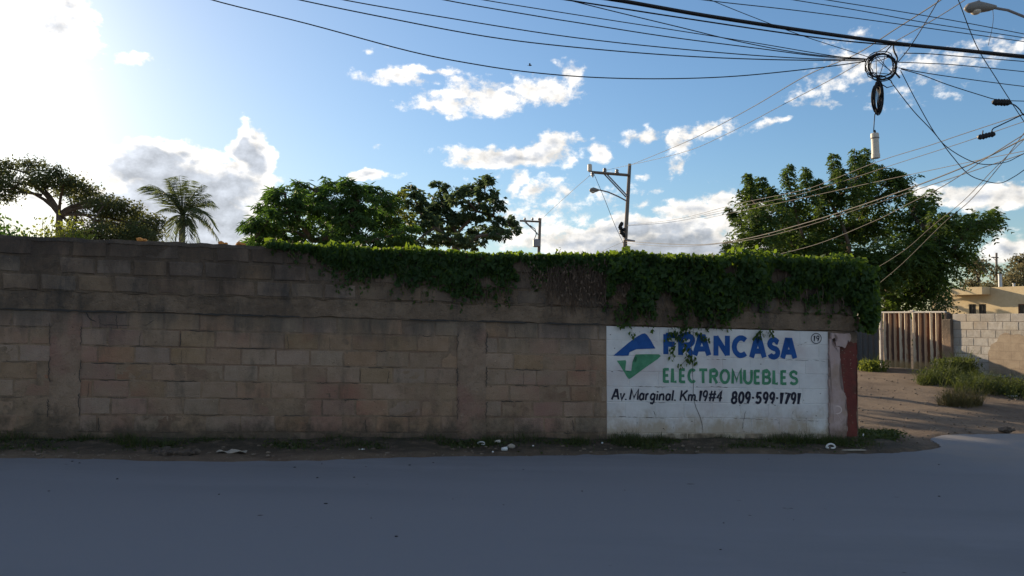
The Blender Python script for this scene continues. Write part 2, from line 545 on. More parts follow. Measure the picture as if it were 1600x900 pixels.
MT['grey_mortar'] = rough_mat('grey_mortar', (.20, .175, .15), (.26, .23, .20), 9, bs=.6, bd=.012, bscale=50)
MT['cream'] = rough_mat('cream_wall_paint', (.56, .44, .26), (.62, .50, .31), 3, bs=.2, bd=.006, bscale=50, stain=(.40, .31, .19), stain_lo=.62)
MT['pole'] = rough_mat('pole_wood', (.14, .115, .095), (.22, .185, .15), 4, bs=.6, bd=.01, bscale=20, stretch=(1, 1, .1))
MT['steel'] = plain('galvanised_steel', (.25, .25, .26), .5, .6)
MT['lamp_grey'] = plain('lamp_housing', (.20, .19, .175), .5)
MT['lens'] = plain('lamp_lens', (.55, .50, .42), .25)
MT['pvc'] = plain('beige_plastic', (.58, .52, .44), .5)
MT['wire'] = plain('black_cable', (.012, .012, .014), .5)
MT['pale_wire'] = plain('weathered_aluminium_cable', (.11, .10, .09), .6, .0)
MT['bark'] = rough_mat('bark', (.10, .075, .055), (.17, .13, .10), 9, bs=1.0, bd=.03, bscale=18, stretch=(1, 1, .3))
MT['palmbark'] = rough_mat('palm_bark', (.20, .16, .12), (.28, .23, .17), 9, bs=.8, bd=.03, bscale=14, stretch=(.5, .5, 3))
MT['stem'] = plain('dry_stems', (.125, .09, .066), .9)
MT['creeper'] = leaf_mat('creeper_leaves', (.020, .046, .018), (.046, .090, .028), .42, (.20, .30, .02), clump=3)
MT['neem'] = leaf_mat('feathery_leaves', (.036, .078, .026), (.080, .145, .040), .42, (.10, .20, .025), clump=.9)
MT['dark_leaf'] = leaf_mat('dark_leaves', (.032, .058, .028), (.068, .105, .045), .36, clump=1)
MT['acacia'] = leaf_mat('acacia_leaves', (.038, .056, .024), (.072, .095, .038), .40, (.14, .155, .045), clump=1)
MT['palm'] = leaf_mat('palm_leaves', (.055, .085, .040), (.12, .145, .075), .42, (.15, .19, .06), clump=1)
MT['right_tree'] = leaf_mat('pinnate_leaves', (.024, .056, .018), (.060, .110, .028), .36, (.13, .20, .025), clump=.6)
MT['bush'] = leaf_mat('bush_leaves', (.04, .075, .02), (.10, .145, .035), .45, (.26, .30, .04), clump=2)
MT['far_leaf'] = leaf_mat('olive_leaves', (.060, .068, .035), (.13, .12, .06), .35, clump=.4)
MT['weed'] = leaf_mat('weed_leaves', (.026, .044, .016), (.062, .082, .028), .35, (.12, .15, .03), clump=3)
MT['dry_grass'] = leaf_mat('dry_grass', (.055, .055, .022), (.13, .11, .05), .35, (.20, .17, .06), clump=3)
MT['orange'] = plain('orange_clay', (.62, .27, .07), .8)
MT['litter_white'] = plain('white_plastic', (.62, .62, .60), .5)
MT['litter_blue'] = plain('pale_lilac_plastic', (.34, .34, .46), .5)
MT['stone'] = rough_mat('pale_stone', (.28, .25, .21), (.40, .36, .30), 12, bs=.6, bd=.01, bscale=60)
MT['dark_glass'] = plain('dark_glass', (.02, .022, .025), .12)
MT['frame_dark'] = plain('dark_frame', (.05, .04, .035), .6)
MT['wood_shutter'] = plain('brown_shutter', (.20, .10, .06), .7)

# ------------------------------------------------------------------ ground
K = 0.17                       # the wall runs slightly away from the camera
def ss(a, b, x):
    x = min(1.0, max(0.0, (x - a) / (b - a)))
    return x * x * (3 - 2 * x)
def plane_z(x):
    return -SLOPE * max(-40, min(40, x))
def g(x, y):
    w = ss(12.0, 20.5, y)
    return plane_z(x) * (1 - w) + .08 * w

def ground_at(u, v):
    d = ray(u, v)
    lo, hi = 2.0, 120.0
    for _ in range(50):
        m = (lo + hi) / 2
        p = CAM + d * (m / d.y)
        if p.z > g(p.x, p.y):
            lo = m
        else:
            hi = m
    return CAM + d * (hi / d.y)

EDGE_PX = [(-420, 714), (-200, 715), (0, 716), (90, 717), (170, 719), (250, 721), (340, 721.5), (430, 721), (500, 720), (570, 717), (640, 715), (720, 714), (800, 713),
           (900, 711), (1000, 710), (1100, 709.5), (1200, 710), (1290, 709.5), (1380, 709), (1430, 706), (1462, 702), (1470, 698), (1462, 692), (1455, 687), (1462, 682),
           (1480, 679.5), (1520, 679), (1600, 678), (1750, 676), (2000, 674)]
EDGE = [ground_at(u, v) for u, v in EDGE_PX]
EDGE2 = []
for i in range(len(EDGE) - 1):
    a, b = EDGE[i], EDGE[i + 1]
    n = max(1, int((b - a).length / .12))
    for k in range(n):
        q = a.lerp(b, k / n)
        EDGE2.append((q.x, q.y + rnd.gauss(0, .022)))
EDGE2.append((EDGE[-1].x, EDGE[-1].y))
EX = np.array([p[0] for p in EDGE2])
EY = np.array([p[1] for p in EDGE2])
poly = EDGE2 + [(60, EDGE2[-1][1] + .3), (60, -14), (-60, -14), (-60, EDGE2[0][1])]
def in_road(x, y):
    c = False
    j = len(poly) - 1
    for i in range(len(poly)):
        xi, yi = poly[i]
        xj, yj = poly[j]
        if (yi > y) != (yj > y) and x < (xj - xi) * (y - yi) / (yj - yi) + xi:
            c = not c
        j = i
    return c

def axis(parts):
    out = []
    for a, b, s in parts:
        n = max(1, round((b - a) / s))
        out += [a + (b - a) * i / n for i in range(n)]
    return out + [parts[-1][1]]
xs = axis([(-900, -60, 210), (-60, -12, 6), (-12, -8, .5), (-8, 10, .13), (10, 16, .3), (16, 40, 3), (40, 900, 215)])
ys = axis([(-300, -14, 70), (-14, 6, 2.5), (6, 7.4, .35), (7.4, 12.4, .12), (12.4, 24, .3), (24, 40, 2), (40, 1200, 145)])
gv_, gf_ = [], []
from mathutils import noise as mn
for j, y in enumerate(ys):
    for i, x in enumerate(xs):
        z = g(x, y)
        if -13 < x < 17 and 7 < y < 24:
            if in_road(x, y):
                z -= .035
            else:
                q = Vector((x, y, 0))
                f = mn.noise(q * 1.3) * .03 + mn.noise(q * 4.5) * .018 + mn.noise(q * 11) * .008
                if x < 5.2 and y < 9.8 + K * x + .3:
                    f += .028 + .03 * ss(.5, 0, 9.8 + K * x - y)
                if y > 12:
                    f *= .8
                z += f
        elif y <= 7:
            z -= .035
        gv_.append((x, y, z))
W_ = len(xs)
for j in range(len(ys) - 1):
    for i in range(W_ - 1):
        o = j * W_ + i
        gf_.append((o, o + 1, o + W_ + 1, o + W_))
m, t, b = mat_new('bare_earth')
c = MIX(t, MR(t, noise(t, 3, 7, .7, world_pos=True), .3, .7), (.115, .082, .058), (.175, .130, .092))
c = MIX(t, MR(t, noise(t, .55, 4, .6, world_pos=True, seed=3), .45, .65), c, (.20, .148, .102))
c = MIX(t, MR(t, noise(t, 26, 4, .6, world_pos=True, seed=5), .62, .70), c, (.30, .26, .21))
# the earth is darker along the foot of the wall
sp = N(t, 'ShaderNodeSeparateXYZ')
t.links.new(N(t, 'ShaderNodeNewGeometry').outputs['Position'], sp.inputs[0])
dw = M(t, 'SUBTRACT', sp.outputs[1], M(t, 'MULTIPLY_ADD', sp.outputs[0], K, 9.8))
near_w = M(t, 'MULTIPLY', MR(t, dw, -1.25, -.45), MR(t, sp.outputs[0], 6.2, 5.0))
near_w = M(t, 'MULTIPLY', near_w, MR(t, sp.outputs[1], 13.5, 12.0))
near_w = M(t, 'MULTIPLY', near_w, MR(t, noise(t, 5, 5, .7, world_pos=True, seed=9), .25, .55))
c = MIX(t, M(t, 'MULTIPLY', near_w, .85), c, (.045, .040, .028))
t.links.new(c, b.inputs['Base Color'])
b.inputs['Roughness'].default_value = .95
bump(t, b, M(t, 'ADD', noise(t, 40, 6, .7, world_pos=True), noise(t, 9, 4, .6, world_pos=True)), .8, .03)
MT['earth'] = m
gme = bpy.data.meshes.new('ground')
gme.from_pydata(gv_, [], gf_)
gme.materials.append(m)
gme.polygons.foreach_set('use_smooth', [True] * len(gme.polygons))
link('ground', gme, kind='structure')

# asphalt
m, t, b = mat_new('asphalt')
f = noise(t, 1.3, 6, .65, world_pos=True, stretch=(.12, 1, 1))
c = MIX(t, MR(t, f, .32, .68), (.142, .149, .168), (.200, .206, .224))
c = MIX(t, M(t, 'MULTIPLY', MR(t, noise(t, .8, 4, .6, world_pos=True, seed=17), .50, .60), .35), c, (.145, .15, .158))
c = MIX(t, MR(t, noise(t, .35, 3, .5, world_pos=True, seed=7, stretch=(.2, 1, 1)), .42, .62), c, (.178, .183, .200))
vo = N(t, 'ShaderNodeTexVoronoi')
vo.inputs['Scale'].default_value = 95
t.links.new(N(t, 'ShaderNodeNewGeometry').outputs['Position'], vo.inputs['Vector'])
c = MIX(t, M(t, 'MULTIPLY', MR(t, vo.outputs['Distance'], .0, .35, 1, 0), .22), c, (.32, .31, .30))
c = MIX(t, MR(t, noise(t, 9, 2, .4, world_pos=True, seed=13, stretch=(.6, 1, 1)), .765, .80), c, (.05, .048, .05))
# dust blown off the dirt lane onto the apron
sp = N(t, 'ShaderNodeSeparateXYZ')
t.links.new(N(t, 'ShaderNodeNewGeometry').outputs['Position'], sp.inputs[0])
du = M(t, 'MULTIPLY', MR(t, sp.outputs[0], 3.0, 6.5), MR(t, sp.outputs[1], 7.5, 10.5))
c = MIX(t, M(t, 'MULTIPLY', M(t, 'MULTIPLY', du, .55), MR(t, noise(t, 1.4, 5, .65, world_pos=True, seed=21), .3, .65)), c, (.25, .22, .19))
t.links.new(c, b.inputs['Base Color'])
b.inputs['Roughness'].default_value = .82
bump(t, b, M(t, 'ADD', noise(t, 160, 4, .7, world_pos=True), M(t, 'MULTIPLY', noise(t, 6, 3, .5, world_pos=True), .6)), .5, .006)
mb = MB()
ring = [(x, y, g(x, y) + .004) for x, y in EDGE2]
low = [(x, -14, plane_z(x) + .004) for x, y in EDGE2]
n = len(ring)
mb.add(ring + low, [(n + i, n + i + 1, i + 1, i) for i in range(n - 1)])
for s, xe in ((-1, EDGE2[0]), (1, EDGE2[-1])):
    xx = s * 40
    p = [(xe[0], -14, plane_z(xe[0]) + .004), (xx, -14, plane_z(xx) + .004), (xx, xe[1], g(xx, xe[1]) + .004), (xe[0], xe[1], g(*xe) + .004)]
    mb.face(p if s > 0 else p[::-1])
# the broken edge of the asphalt drops to the verge
for i in range(n - 1):
    a, q = ring[i], ring[i + 1]
    mb.face([a, q, (q[0], q[1] + .015, q[2] - .06), (a[0], a[1] + .015, a[2] - .06)])
mb.build('road', m, kind='structure')

# ------------------------------------------------------------------ block wall
YAW = math.atan(K)
CT = math.sqrt(1 + K * K)
ST = SLOPE / CT
wall = empty('block_wall', (0, 9.8, 0), YAW)
tag(wall, 'long weathered concrete block wall beside the road with a painted shop sign near its end', 'wall')

def wallpt(u, v):
    d = ray(u, v)
    lam = 9.8 / (d.y - K * d.x)
    X = lam * d.x
    z = 1.6 + lam * d.z
    tt = X * CT
    return tt, z + ST * tt
def T_at(u, v=600):
    return wallpt(u, v)[0]
def W(tt, y, h):
    """wall coordinates (along, into the wall, height) to the wall's own frame"""
    return (tt, y, h - ST * tt)

H0, HC = -.07, .2
HB0, HB1 = 1.53, 1.75
UC = (2.36 - HB1) / 3
BLK = {}
def block_mesh(kind, L, H, var):
    key = (kind, round(L, 2), round(H, 3), var)
    if key in BLK:
        return BLK[key]
    r = random.Random(hash((round(L * 100), round(H * 1000), var, len(kind))) & 0xffff)
    bev = {'block': .006, 'white': .003, 'dirty_white': .004, 'block_dark': .011, 'grey_block': .005}[kind]
    j = {'block': .004, 'white': .002, 'dirty_white': .003, 'block_dark': .009, 'grey_block': .002}[kind]
    x, z = L / 2, H / 2
    ov, iv = [], []
    base = [(-x, -z), (0, -z), (x, -z), (x, 0), (x, z), (0, z), (-x, z), (-x, 0)]
    for (a, c) in base:
        ov.append((a + r.uniform(-j, j), bev + r.uniform(0, j), c + r.uniform(-j, j)))
        iv.append((a - math.copysign(bev * 1.6, a) * (a != 0) + r.uniform(-j, j), r.uniform(-j, j) * .35, c - math.copysign(bev * 1.6, c) * (c != 0) + r.uniform(-j, j)))
    bv = [(a, .09, c) for a, c in base]
    vs = [(p[0], p[1], p[2] - (ST if kind != 'grey_block' else 0) * p[0]) for p in ov + iv + bv]
    fs = [tuple(range(8, 16))]
    for k in range(8):
        q = (k + 1) % 8
        fs.append((k, q, 8 + q, 8 + k))
        fs.append((16 + k, 16 + q, q, k))
    me = bpy.data.meshes.new('block')
    me.from_pydata(vs, [], fs)
    me.materials.append(MT[kind])
    me.update()
    BLK[key] = me
    return me

def course(t0, t1, hc, H, gap, off, kind, parent, joined=None, flat=False):
    """one course of blocks between t0 and t1"""
    p = t0
    first = True
    while p < t1 - .03:
        L = .4 - (off if first else 0)
        first = False
        L = min(L, t1 - p)
        if t1 - (p + L) < .06:
            L = t1 - p
        dep = rnd.uniform(-.0035, .0035) if not flat else rnd.uniform(-.0006, .0006)
        if kind == 'block_dark':
            dep = rnd.uniform(-.010, .006)
        k2 = kind
        if kind == 'white' and hc < .16:
            k2 = 'dirty_white'
        Lq = round((L - gap) / .05) * .05 if L < .38 else .39
        Lq = max(Lq, .05)
        me = block_mesh(k2, Lq, H - gap, rnd.randrange(7))
        loc = Vector(W(p + L / 2, dep, hc))
        sx = (L - gap) / Lq
        if joined is not None:
            joined.add([(q.co.x * sx + loc.x, q.co.y + loc.y, q.co.z + loc.z) for q in me.vertices], [tuple(f.vertices) for f in me.polygons])
        else:
            o = link('block', me, parent)
            o.location = loc
            o.scale = (sx, 1, 1)
        p += L

tL = T_at(-62)                                   # just past the picture edge
tC1, tC1b = T_at(80), T_at(123)
tC2, tC2b = T_at(717), T_at(757)
tS0, tS1 = T_at(948), T_at(1295)
tEnd = T_at(1343)
tFar = -11.0

# mortar beds behind the blocks: lower (tan), upper (dark)
def slab(t0, t1, h0, h1, y0, y1, mat, name, parent, front_noise=0.0, step=.12, hs=6, smooth=True, kind=None):
    """a sheared slab whose front face is uneven"""
    nx = max(2, int((t1 - t0) / step))
    vs, fs = [], []
    for j in range(hs + 1):
        for i in range(nx + 1):
            tt = t0 + (t1 - t0) * i / nx
            hh = h0 + (h1 - h0) * j / hs
            q = Vector((tt, hh, 0))
            d = (mn.noise(q * 3.1 + Vector((5, 1, 2))) * .6 + mn.noise(q * 9.0) * .4 + mn.noise(q * 23.0) * .25) * front_noise
            if j in (0, hs):
                hh += mn.noise(q * 7.0 + Vector((0, 3, 9))) * front_noise * 1.1
            vs.append(W(tt, y0 + d, hh))
    w = nx + 1
    for j in range(hs):
        for i in range(nx):
            o = j * w + i
            fs.append((o, o + 1, o + w + 1, o + w))
    n0 = len(vs)
    # back edge ring
    for i in range(nx + 1):
        vs.append((vs[i][0], y1, vs[i][2]))
    for i in range(nx + 1):
        p = vs[hs * w + i]
        vs.append((p[0], y1, p[2]))
    for i in range(nx):
        fs.append((n0 + i, n0 + i + 1, i + 1, i))
        a = hs * w
        fs.append((a + i, a + i + 1, n0 + w + i + 1, n0 + w + i))
        fs.append((n0 + i + 1, n0 + i, n0 + w + i, n0 + w + i + 1))
    for i in (0, nx):
        pts = [j * w + i for j in range(hs + 1)] + [n0 + w + i, n0 + i]
        fs.append(tuple(pts) if i else tuple(pts[::-1]))
    mb = MB()
    mb.v, mb.f = vs, fs
    return mb.build(name, mat, parent, smooth=False, kind=kind)

mb = MB()
mb.add([W(a, y, h) for h in (-.4, 2.33) for a, y in ((tFar, .04), (tEnd - .03, .04), (tEnd - .03, .14), (tFar, .14))], [(0, 3, 2, 1), (4, 5, 6, 7), (0, 1, 5, 4), (1, 2, 6, 5), (2, 3, 7, 6), (3, 0, 4, 7)])
mb.build('core', MT['mortar_dark'], wall)
slab(tFar, tS0, -.4, HB0, .0035, .15, MT['mortar'], 'mortar_bed', wall, .0055, .035, 56)
slab(tFar, tEnd - .02, HB1, 2.352, .006, .15, MT['mortar_dark'], 'mortar_bed', wall, .015, .035, 22)
slab(tFar, tEnd, HB0 + .004, HB1 - .004, -.012, .16, MT['beam'], 'tie_beam', wall, .020, .03, 10)
# rough cement skim over the top course
slab(tFar, tEnd, 2.33, 2.375, -.008, .165, MT['cap'], 'cement_cap', wall, .014, .07, 2)
extra = MB()
extra_d = MB()
offs = [0, .2, .05, .25, 0, .2, .1, .28]
for i in range(8):
    hc = H0 + HC * (i + .5)
    off = offs[i]
    course(tFar, tL, hc, HC, .011, off, 'block', wall, extra)
    course(tL, tC1, hc, HC, .011, off, 'block', wall)
    course(tC1b, tC2, hc, HC, .011, off, 'block', wall)
    course(tC2b, tS0, hc, HC, .011, (off + .13) % .3, 'block', wall)
for i in range(3):
    hc = HB1 + UC * (i + .5)
    off = (0, .2, .07)[i]
    course(tFar, tL, hc, UC, .02, off, 'block_dark', wall, extra_d)
    tcut = T_at(1000, 450) if i else tEnd
    course(tL, tcut, hc, UC, .02, off, 'block_dark', wall)
    if tcut < tEnd:
        course(tcut, tEnd, hc, UC, .02, off, 'block_dark', wall, extra_d)
extra.build('block_masonry', MT['block'], wall, kind='stuff')
extra_d.build('block_masonry', MT['block_dark'], wall, kind='stuff')
# tie columns cast between the block panels
for a, bq in ((tC1, tC1b), (tC2, tC2b)):
    slab(a - .02, bq + .02, -.3, HB0 - .004, -.006, .15, MT['column'], 'concrete_column', wall, .020, .04, 40)
# cracks and missing mortar: thin dark gaps under the beam and along a few joints
def ribbon(mb, pts, wd, y, taper=False):
    """flat stroke on the wall; pts in (along, height)"""
    n = len(pts)
    L, Rr = [], []
    for i in range(n):
        a = pts[max(i - 1, 0)]
        c = pts[min(i + 1, n - 1)]
        dx, dz = c[0] - a[0], c[1] - a[1]
        l = math.hypot(dx, dz) or 1
        k = 1.0
        if 0 < i < n - 1:
            v1 = (pts[i][0] - a[0], pts[i][1] - a[1])
            v2 = (c[0] - pts[i][0], c[1] - pts[i][1])
            l1, l2 = math.hypot(*v1) or 1, math.hypot(*v2) or 1
            cs = max(-1, min(1, (v1[0] * v2[0] + v1[1] * v2[1]) / l1 / l2))
            k = 1 / max(.6, math.cos(math.acos(cs) / 2))
        w = (wd[i] if isinstance(wd, (list, tuple)) else wd) / 2 * k
        if taper and i in (0, n - 1):
            w *= .2
        nx, nz = -dz / l * w, dx / l * w
        L.append((pts[i][0] + nx, pts[i][1] + nz))
        Rr.append((pts[i][0] - nx, pts[i][1] - nz))
    base = len(mb.v)
    for p in L + Rr:
        mb.v.append(W(p[0], y, p[1]))
    for i in range(n - 1):
        mb.f.append((base + n + i, base + n + i + 1, base + i + 1, base + i))

def wobble(p0, p1, n, amp):
    return [(p0[0] + (p1[0] - p0[0]) * i / n + rnd.uniform(-amp, amp) * (0 < i < n), p0[1] + (p1[1] - p0[1]) * i / n + rnd.uniform(-amp, amp) * (0 < i < n)) for i in range(n + 1)]

# ---- painted sign: white painted bed, its blocks, strokes of paint on top
sign = slab(tS0, tS1, -.28, 1.515, .0045, .15, MT['white'], 'painted_sign', wall, .0012, .12, 14)
sign['label'] = 'white painted panel with blue, green and black hand lettering'
for i in range(8):
    hc = H0 + HC * (i + .5)
    hh = HC
    if i == 7:
        hh, hc = HC - .02, hc - .01
    course(tS0, tS1, hc, hh, .007, (offs[i] + .1) % .3, 'white', sign, flat=True)
def Z(x, y):
    """position measured on the sign (zoomed picture) -> wall coordinates"""
    return wallpt(930 + x / 3.81, 490 + y / 3.81)
def zrib(mb, pts, wd, y):
    ribbon(mb, [Z(*p) for p in pts], wd / 3.81 / 119.0, y)
def arc(cx, cy, rx, ry, a0, a1, n=10):
    return [(cx + rx * math.cos(R(a0 + (a1 - a0) * i / n)), cy - ry * math.sin(R(a0 + (a1 - a0) * i / n))) for i in range(n + 1)]

GL = {
 'F': [[(0, 1), (0, 0), ], [(0, .07), (1, .07)], [(0, .5), (.8, .5)]],
 'R': [[(0, 1), (0, 0)], [(0, .07), (.6, .07)] + arc(.6, .29, .36, .22, 90, -90, 8) + [(0, .51)], [(.42, .52), (.95, 1)]],
 'A': [[(0, 1), (.45, 0), (.55, 0), (1, 1)], [(.22, .68), (.80, .68)]],
 'N': [[(0, 1), (0, 0)], [(0, .04), (1, .96)], [(1, 1), (1, 0)]],
 'C': [arc(.52, .5, .50, .44, 48, 312, 16)],
 'S': [[(.95, .2)] + arc(.5, .27, .42, .21, 20, 250, 10) + arc(.5, .73, .44, .22, 90, -160, 10)],
 'E': [[(0, 1), (0, 0)], [(0, .06), (.92, .06)], [(0, .5), (.8, .5)], [(0, .94), (.95, .94)]],
 'L': [[(0, 0), (0, .94), (.9, .94)]],
 'T': [[(0, .06), (1, .06)], [(.5, .06), (.5, 1)]],
 'O': [arc(.5, .5, .48, .45, 90, 450, 20)],
 'M': [[(0, 1), (.08, 0), (.5, .8), (.92, 0), (1, 1)]],
 'U': [[(0, 0), (0, .6)] + arc(.5, .6, .5, .36, 180, 360, 10) + [(1, 0)]],
 'B': [[(0, 1), (0, 0)], [(0, .06), (.5, .06)] + arc(.5, .27, .36, .21, 90, -90, 8) + [(0, .48)], [(.5, .48)] + arc(.5, .71, .44, .23, 90, -90, 8) + [(0, .94)]],
 'a': [arc(.45, .68, .38, .3, 30, 330, 12), [(.85, .36), (.85, 1)]],
 'v': [[(0, .38), (.45, 1), (.95, .38)]],
 'r': [[(.1, .38), (.1, 1)], [(.1, .58), (.4, .4), (.8, .42)]],
 'g': [arc(.45, .66, .38, .28, 30, 330, 12), [(.85, .38), (.85, 1.15), (.6, 1.32), (.1, 1.28)]],
 'i': [[(.3, .4), (.3, 1)], [(.3, .14), (.3, .24)]],
 'n': [[(.05, .38), (.05, 1)], [(.05, .6), (.3, .42), (.65, .42), (.85, .6), (.85, 1)]],
 'l': [[(.3, 0), (.3, 1)]],
 'm': [[(.02, .38), (.02, 1)], [(.02, .55), (.2, .42), (.4, .44), (.5, .58), (.5, 1)], [(.5, .58), (.68, .42), (.86, .44), (.97, .6), (.97, 1)]],
 'K': [[(0, 0), (0, 1)], [(.9, 0), (.05, .58)], [(.3, .42), (.95, 1)]],
 '.': [[(.3, .9), (.3, 1.02)]],
 '1': [[(.1, .22), (.45, 0), (.45, 1)]],
 '9': [arc(.45, .3, .4, .28, 0, 360, 14), [(.85, .3), (.8, .62), (.5, 1)]],
 '#': [[(.3, 0), (.2, 1)], [(.75, 0), (.65, 1)], [(0, .35), (1, .33)], [(0, .68), (.95, .66)]],
 '4': [[(.6, 1), (.6, 0), (0, .68), (.95, .66)]],
 '8': [arc(.5, .27, .36, .25, 0, 360, 14), arc(.5, .75, .44, .26, 0, 360, 14)],
 '0': [arc(.5, .5, .42, .46, 0, 360, 18)],
 '5': [[(.9, .05), (.2, .05), (.12, .45)] + arc(.42, .68, .44, .28, 130, -150, 10)],
 '7': [[(0, .06), (.9, .06), (.35, 1)]],
 '-': [[(.35, .42), (.35, .58)]],
}
paint_y = [-.0035]
def write(mb, text, boxes, wd, slant=0.0, track=None):
    """boxes: list of (x0, x1, ytop, ybottom) per glyph in sign picture units"""
    for ch, (x0, x1, y0, y1) in zip(text, boxes):
        if ch == ' ':
            continue
        for st in GL[ch]:
            pts = []
            for (a, c) in st:
                yy = y0 + (y1 - y0) * c
                xx = x0 + (x1 - x0) * a + slant * (y1 - yy)
                pts.append((xx + rnd.uniform(-.6, .6), yy + rnd.uniform(-.6, .6)))
            paint_y[0] = -.0032 - (abs(paint_y[0]) * 1e4 % 7 + 1) * .0001
            zrib(mb, pts, wd, paint_y[0])

mb = MB()
hw = 13
write(mb, 'F', [(420, 486, 122, 242)], 32)
write(mb, 'R', [(508, 582, 125, 246)], 32)
write(mb, 'A', [(592, 676, 130, 248)], 32)
write(mb, 'N', [(718, 786, 132, 250)], 32)
write(mb, 'C', [(826, 906, 138, 256)], 32)
write(mb, 'A', [(930, 1006, 143, 261)], 32)
write(mb, 'S', [(1034, 1090, 148, 264)], 32)
write(mb, 'A', [(1114, 1188, 150, 266)], 32)
mb.build('lettering', MT['blue'], sign)
mb = MB()
x = 403
wid = {'E': 42, 'L': 38, 'C': 54, 'T': 60, 'R': 52, 'O': 62, 'M': 64, 'U': 54, 'B': 54, 'S': 56}
word = 'ELECTROMUEBLES'
tot = sum(wid[c] for c in word)
gap = (1208 - 403 - tot) / (len(word) - 1)
bx = []
for ch in word:
    yt = 325 + (x - 403) / 805 * 15
    bx.append((x + 7, x + wid[ch] - 5, yt + 1, yt + 84))
    x += wid[ch] + gap
write(mb, word, bx, 17)
mb.build('lettering', MT['green'], sign)
mb = MB()
word = 'Av.Marginal.Km.19#4'
wid2 = {'A': 44, 'v': 30, '.': 14, 'M': 50, 'a': 34, 'r': 26, 'g': 34, 'i': 16, 'n': 34, 'l': 16, 'K': 42, 'm': 44, '1': 20, '9': 32, '#': 46, '4': 36}
extra_gap = {3: 10, 12: 18}
tot = sum(wid2[c] for c in word) + sum(extra_gap.values())
k = (760 - 96) / tot
x = 96
bx = []
for i, ch in enumerate(word):
    x += extra_gap.get(i, 0) * k
    yt = 449 + (x - 96) / 664 * 12
    bx.append((x + 2, x + wid2[ch] * k - 6, yt, yt + 62))
    x += wid2[ch] * k
write(mb, word, bx, 11, .14)
word = '809-599-1791'
wid3 = {'8': 38, '0': 38, '9': 36, '-': 22, '5': 40, '1': 24, '7': 36}
tot = sum(wid3[c] for c in word)
k = (1224 - 806) / tot
x = 806
bx = []
for ch in word:
    yt = 466 + (x - 806) / 418 * 7
    bx.append((x + 4, x + wid3[ch] * k - 7, yt, yt + 66))
    x += wid3[ch] * k
write(mb, word, bx, 14.5, .10)
write(mb, '19', [(1296, 1312, 132, 164), (1314, 1332, 132, 164)], 6, .1)
zrib(mb, arc(1315, 148, 30, 30, 0, 360, 24), 4.5, -.0040)
mb.build('lettering', MT['black'], sign)
def patch(mb, pts, y):
    bm = bmesh.new()
    vs = [bm.verts.new(W(p[0], y, p[1])) for p in [Z(*q) for q in pts]]
    f = bm.faces.new(vs)
    bmesh.ops.triangulate(bm, faces=[f])
    bm.verts.ensure_lookup_table()
    bm.verts.index_update()
    fs = []
    for f in bm.faces:
        if f.normal.y > 0:
            f.normal_flip()
        fs.append([q.index for q in f.verts])
    mb.add([q.co[:] for q in bm.verts], fs)
    bm.free()
mb = MB()
patch(mb, [(108, 250), (150, 214), (200, 172), (250, 136), (278, 120), (294, 117), (308, 126), (330, 158), (358, 208), (300, 210), (245, 212), (218, 218), (204, 230), (198, 250), (160, 251)], -.0034)
mb.build('emblem', MT['blue'], sign)
mb = MB()
patch(mb, [(128, 280), (180, 277), (184, 286), (178, 338), (214, 341), (222, 286), (246, 286), (248, 258), (234, 256), (240, 243), (300, 241), (380, 242), (390, 252), (372, 270), (300, 320), (212, 385), (200, 389), (190, 378), (150, 312)], -.0034)
mb.build('emblem', MT['green'], sign)
# cracks over the sign and chipped joints
mb = MB()
cr = [(585, 90), (582, 130), (588, 150), (572, 180), (572, 240), (580, 300), (578, 360), (584, 420), (582, 500), (600, 560), (622, 610), (636, 660), (640, 715)]
ribbon(mb, [Z(*p) for p in cr], .0065, -.0046, True)
for (x0, y0, x1, y1) in [(900, 560, 880, 640), (880, 640, 878, 690), (345, 580, 360, 605), (1180, 580, 1165, 620), (1165, 620, 1185, 635), (1040, 628, 1085, 634), (470, 640, 466, 690), (1095, 640, 1098, 690),
                         (405, 680, 415, 692), (140, 612, 250, 617), (300, 618, 420, 624), (1100, 470, 1160, 478), (130, 340, 200, 342), (690, 432, 790, 440), (240, 432, 420, 438), (1130, 275, 1290, 280), (1305, 278, 1370, 284),
                         (1200, 190, 1260, 170), (660, 270, 780, 273), (820, 622, 1000, 630), (1180, 636, 1330, 640), (300, 525, 420, 532), (880, 535, 980, 540), (1020, 542, 1090, 545)]:
    n = max(2, int(math.hypot(x1 - x0, y1 - y0) / 9))
    run = []
    for p in wobble((x0, y0), (x1, y1), n, 2.0):
        if rnd.random() < .25 and len(run) > 1:
            ribbon(mb, [Z(*q) for q in run], rnd.uniform(.003, .006), -.0044, True)
            run = []
        run.append(p)
    if len(run) > 1:
        ribbon(mb, [Z(*q) for q in run], rnd.uniform(.003, .006), -.0044, True)
for (x, y) in [(265, 110), (115, 205), (100, 345), (1340, 475), (690, 435), (605, 435), (1260, 585), (575, 640), (1315, 608), (885, 700), (450, 97), (985, 300), (1225, 185), (1240, 515), (405, 685), (1190, 700), (90, 125), (340, 70), (610, 85),
               (860, 545), (1380, 360), (1070, 545), (640, 620), (740, 410), (1020, 110), (250, 650), (1090, 650), (1110, 705), (1255, 625)]:
    c = Z(x, y)
    r0 = rnd.uniform(.005, .012)
    ribbon(mb, [(c[0] - r0, c[1]), (c[0], c[1] + rnd.uniform(-.003, .003)), (c[0] + r0, c[1])], rnd.uniform(.006, .013), -.0043, True)
mb.build('crack', MT['crack'], sign)
mb = MB()
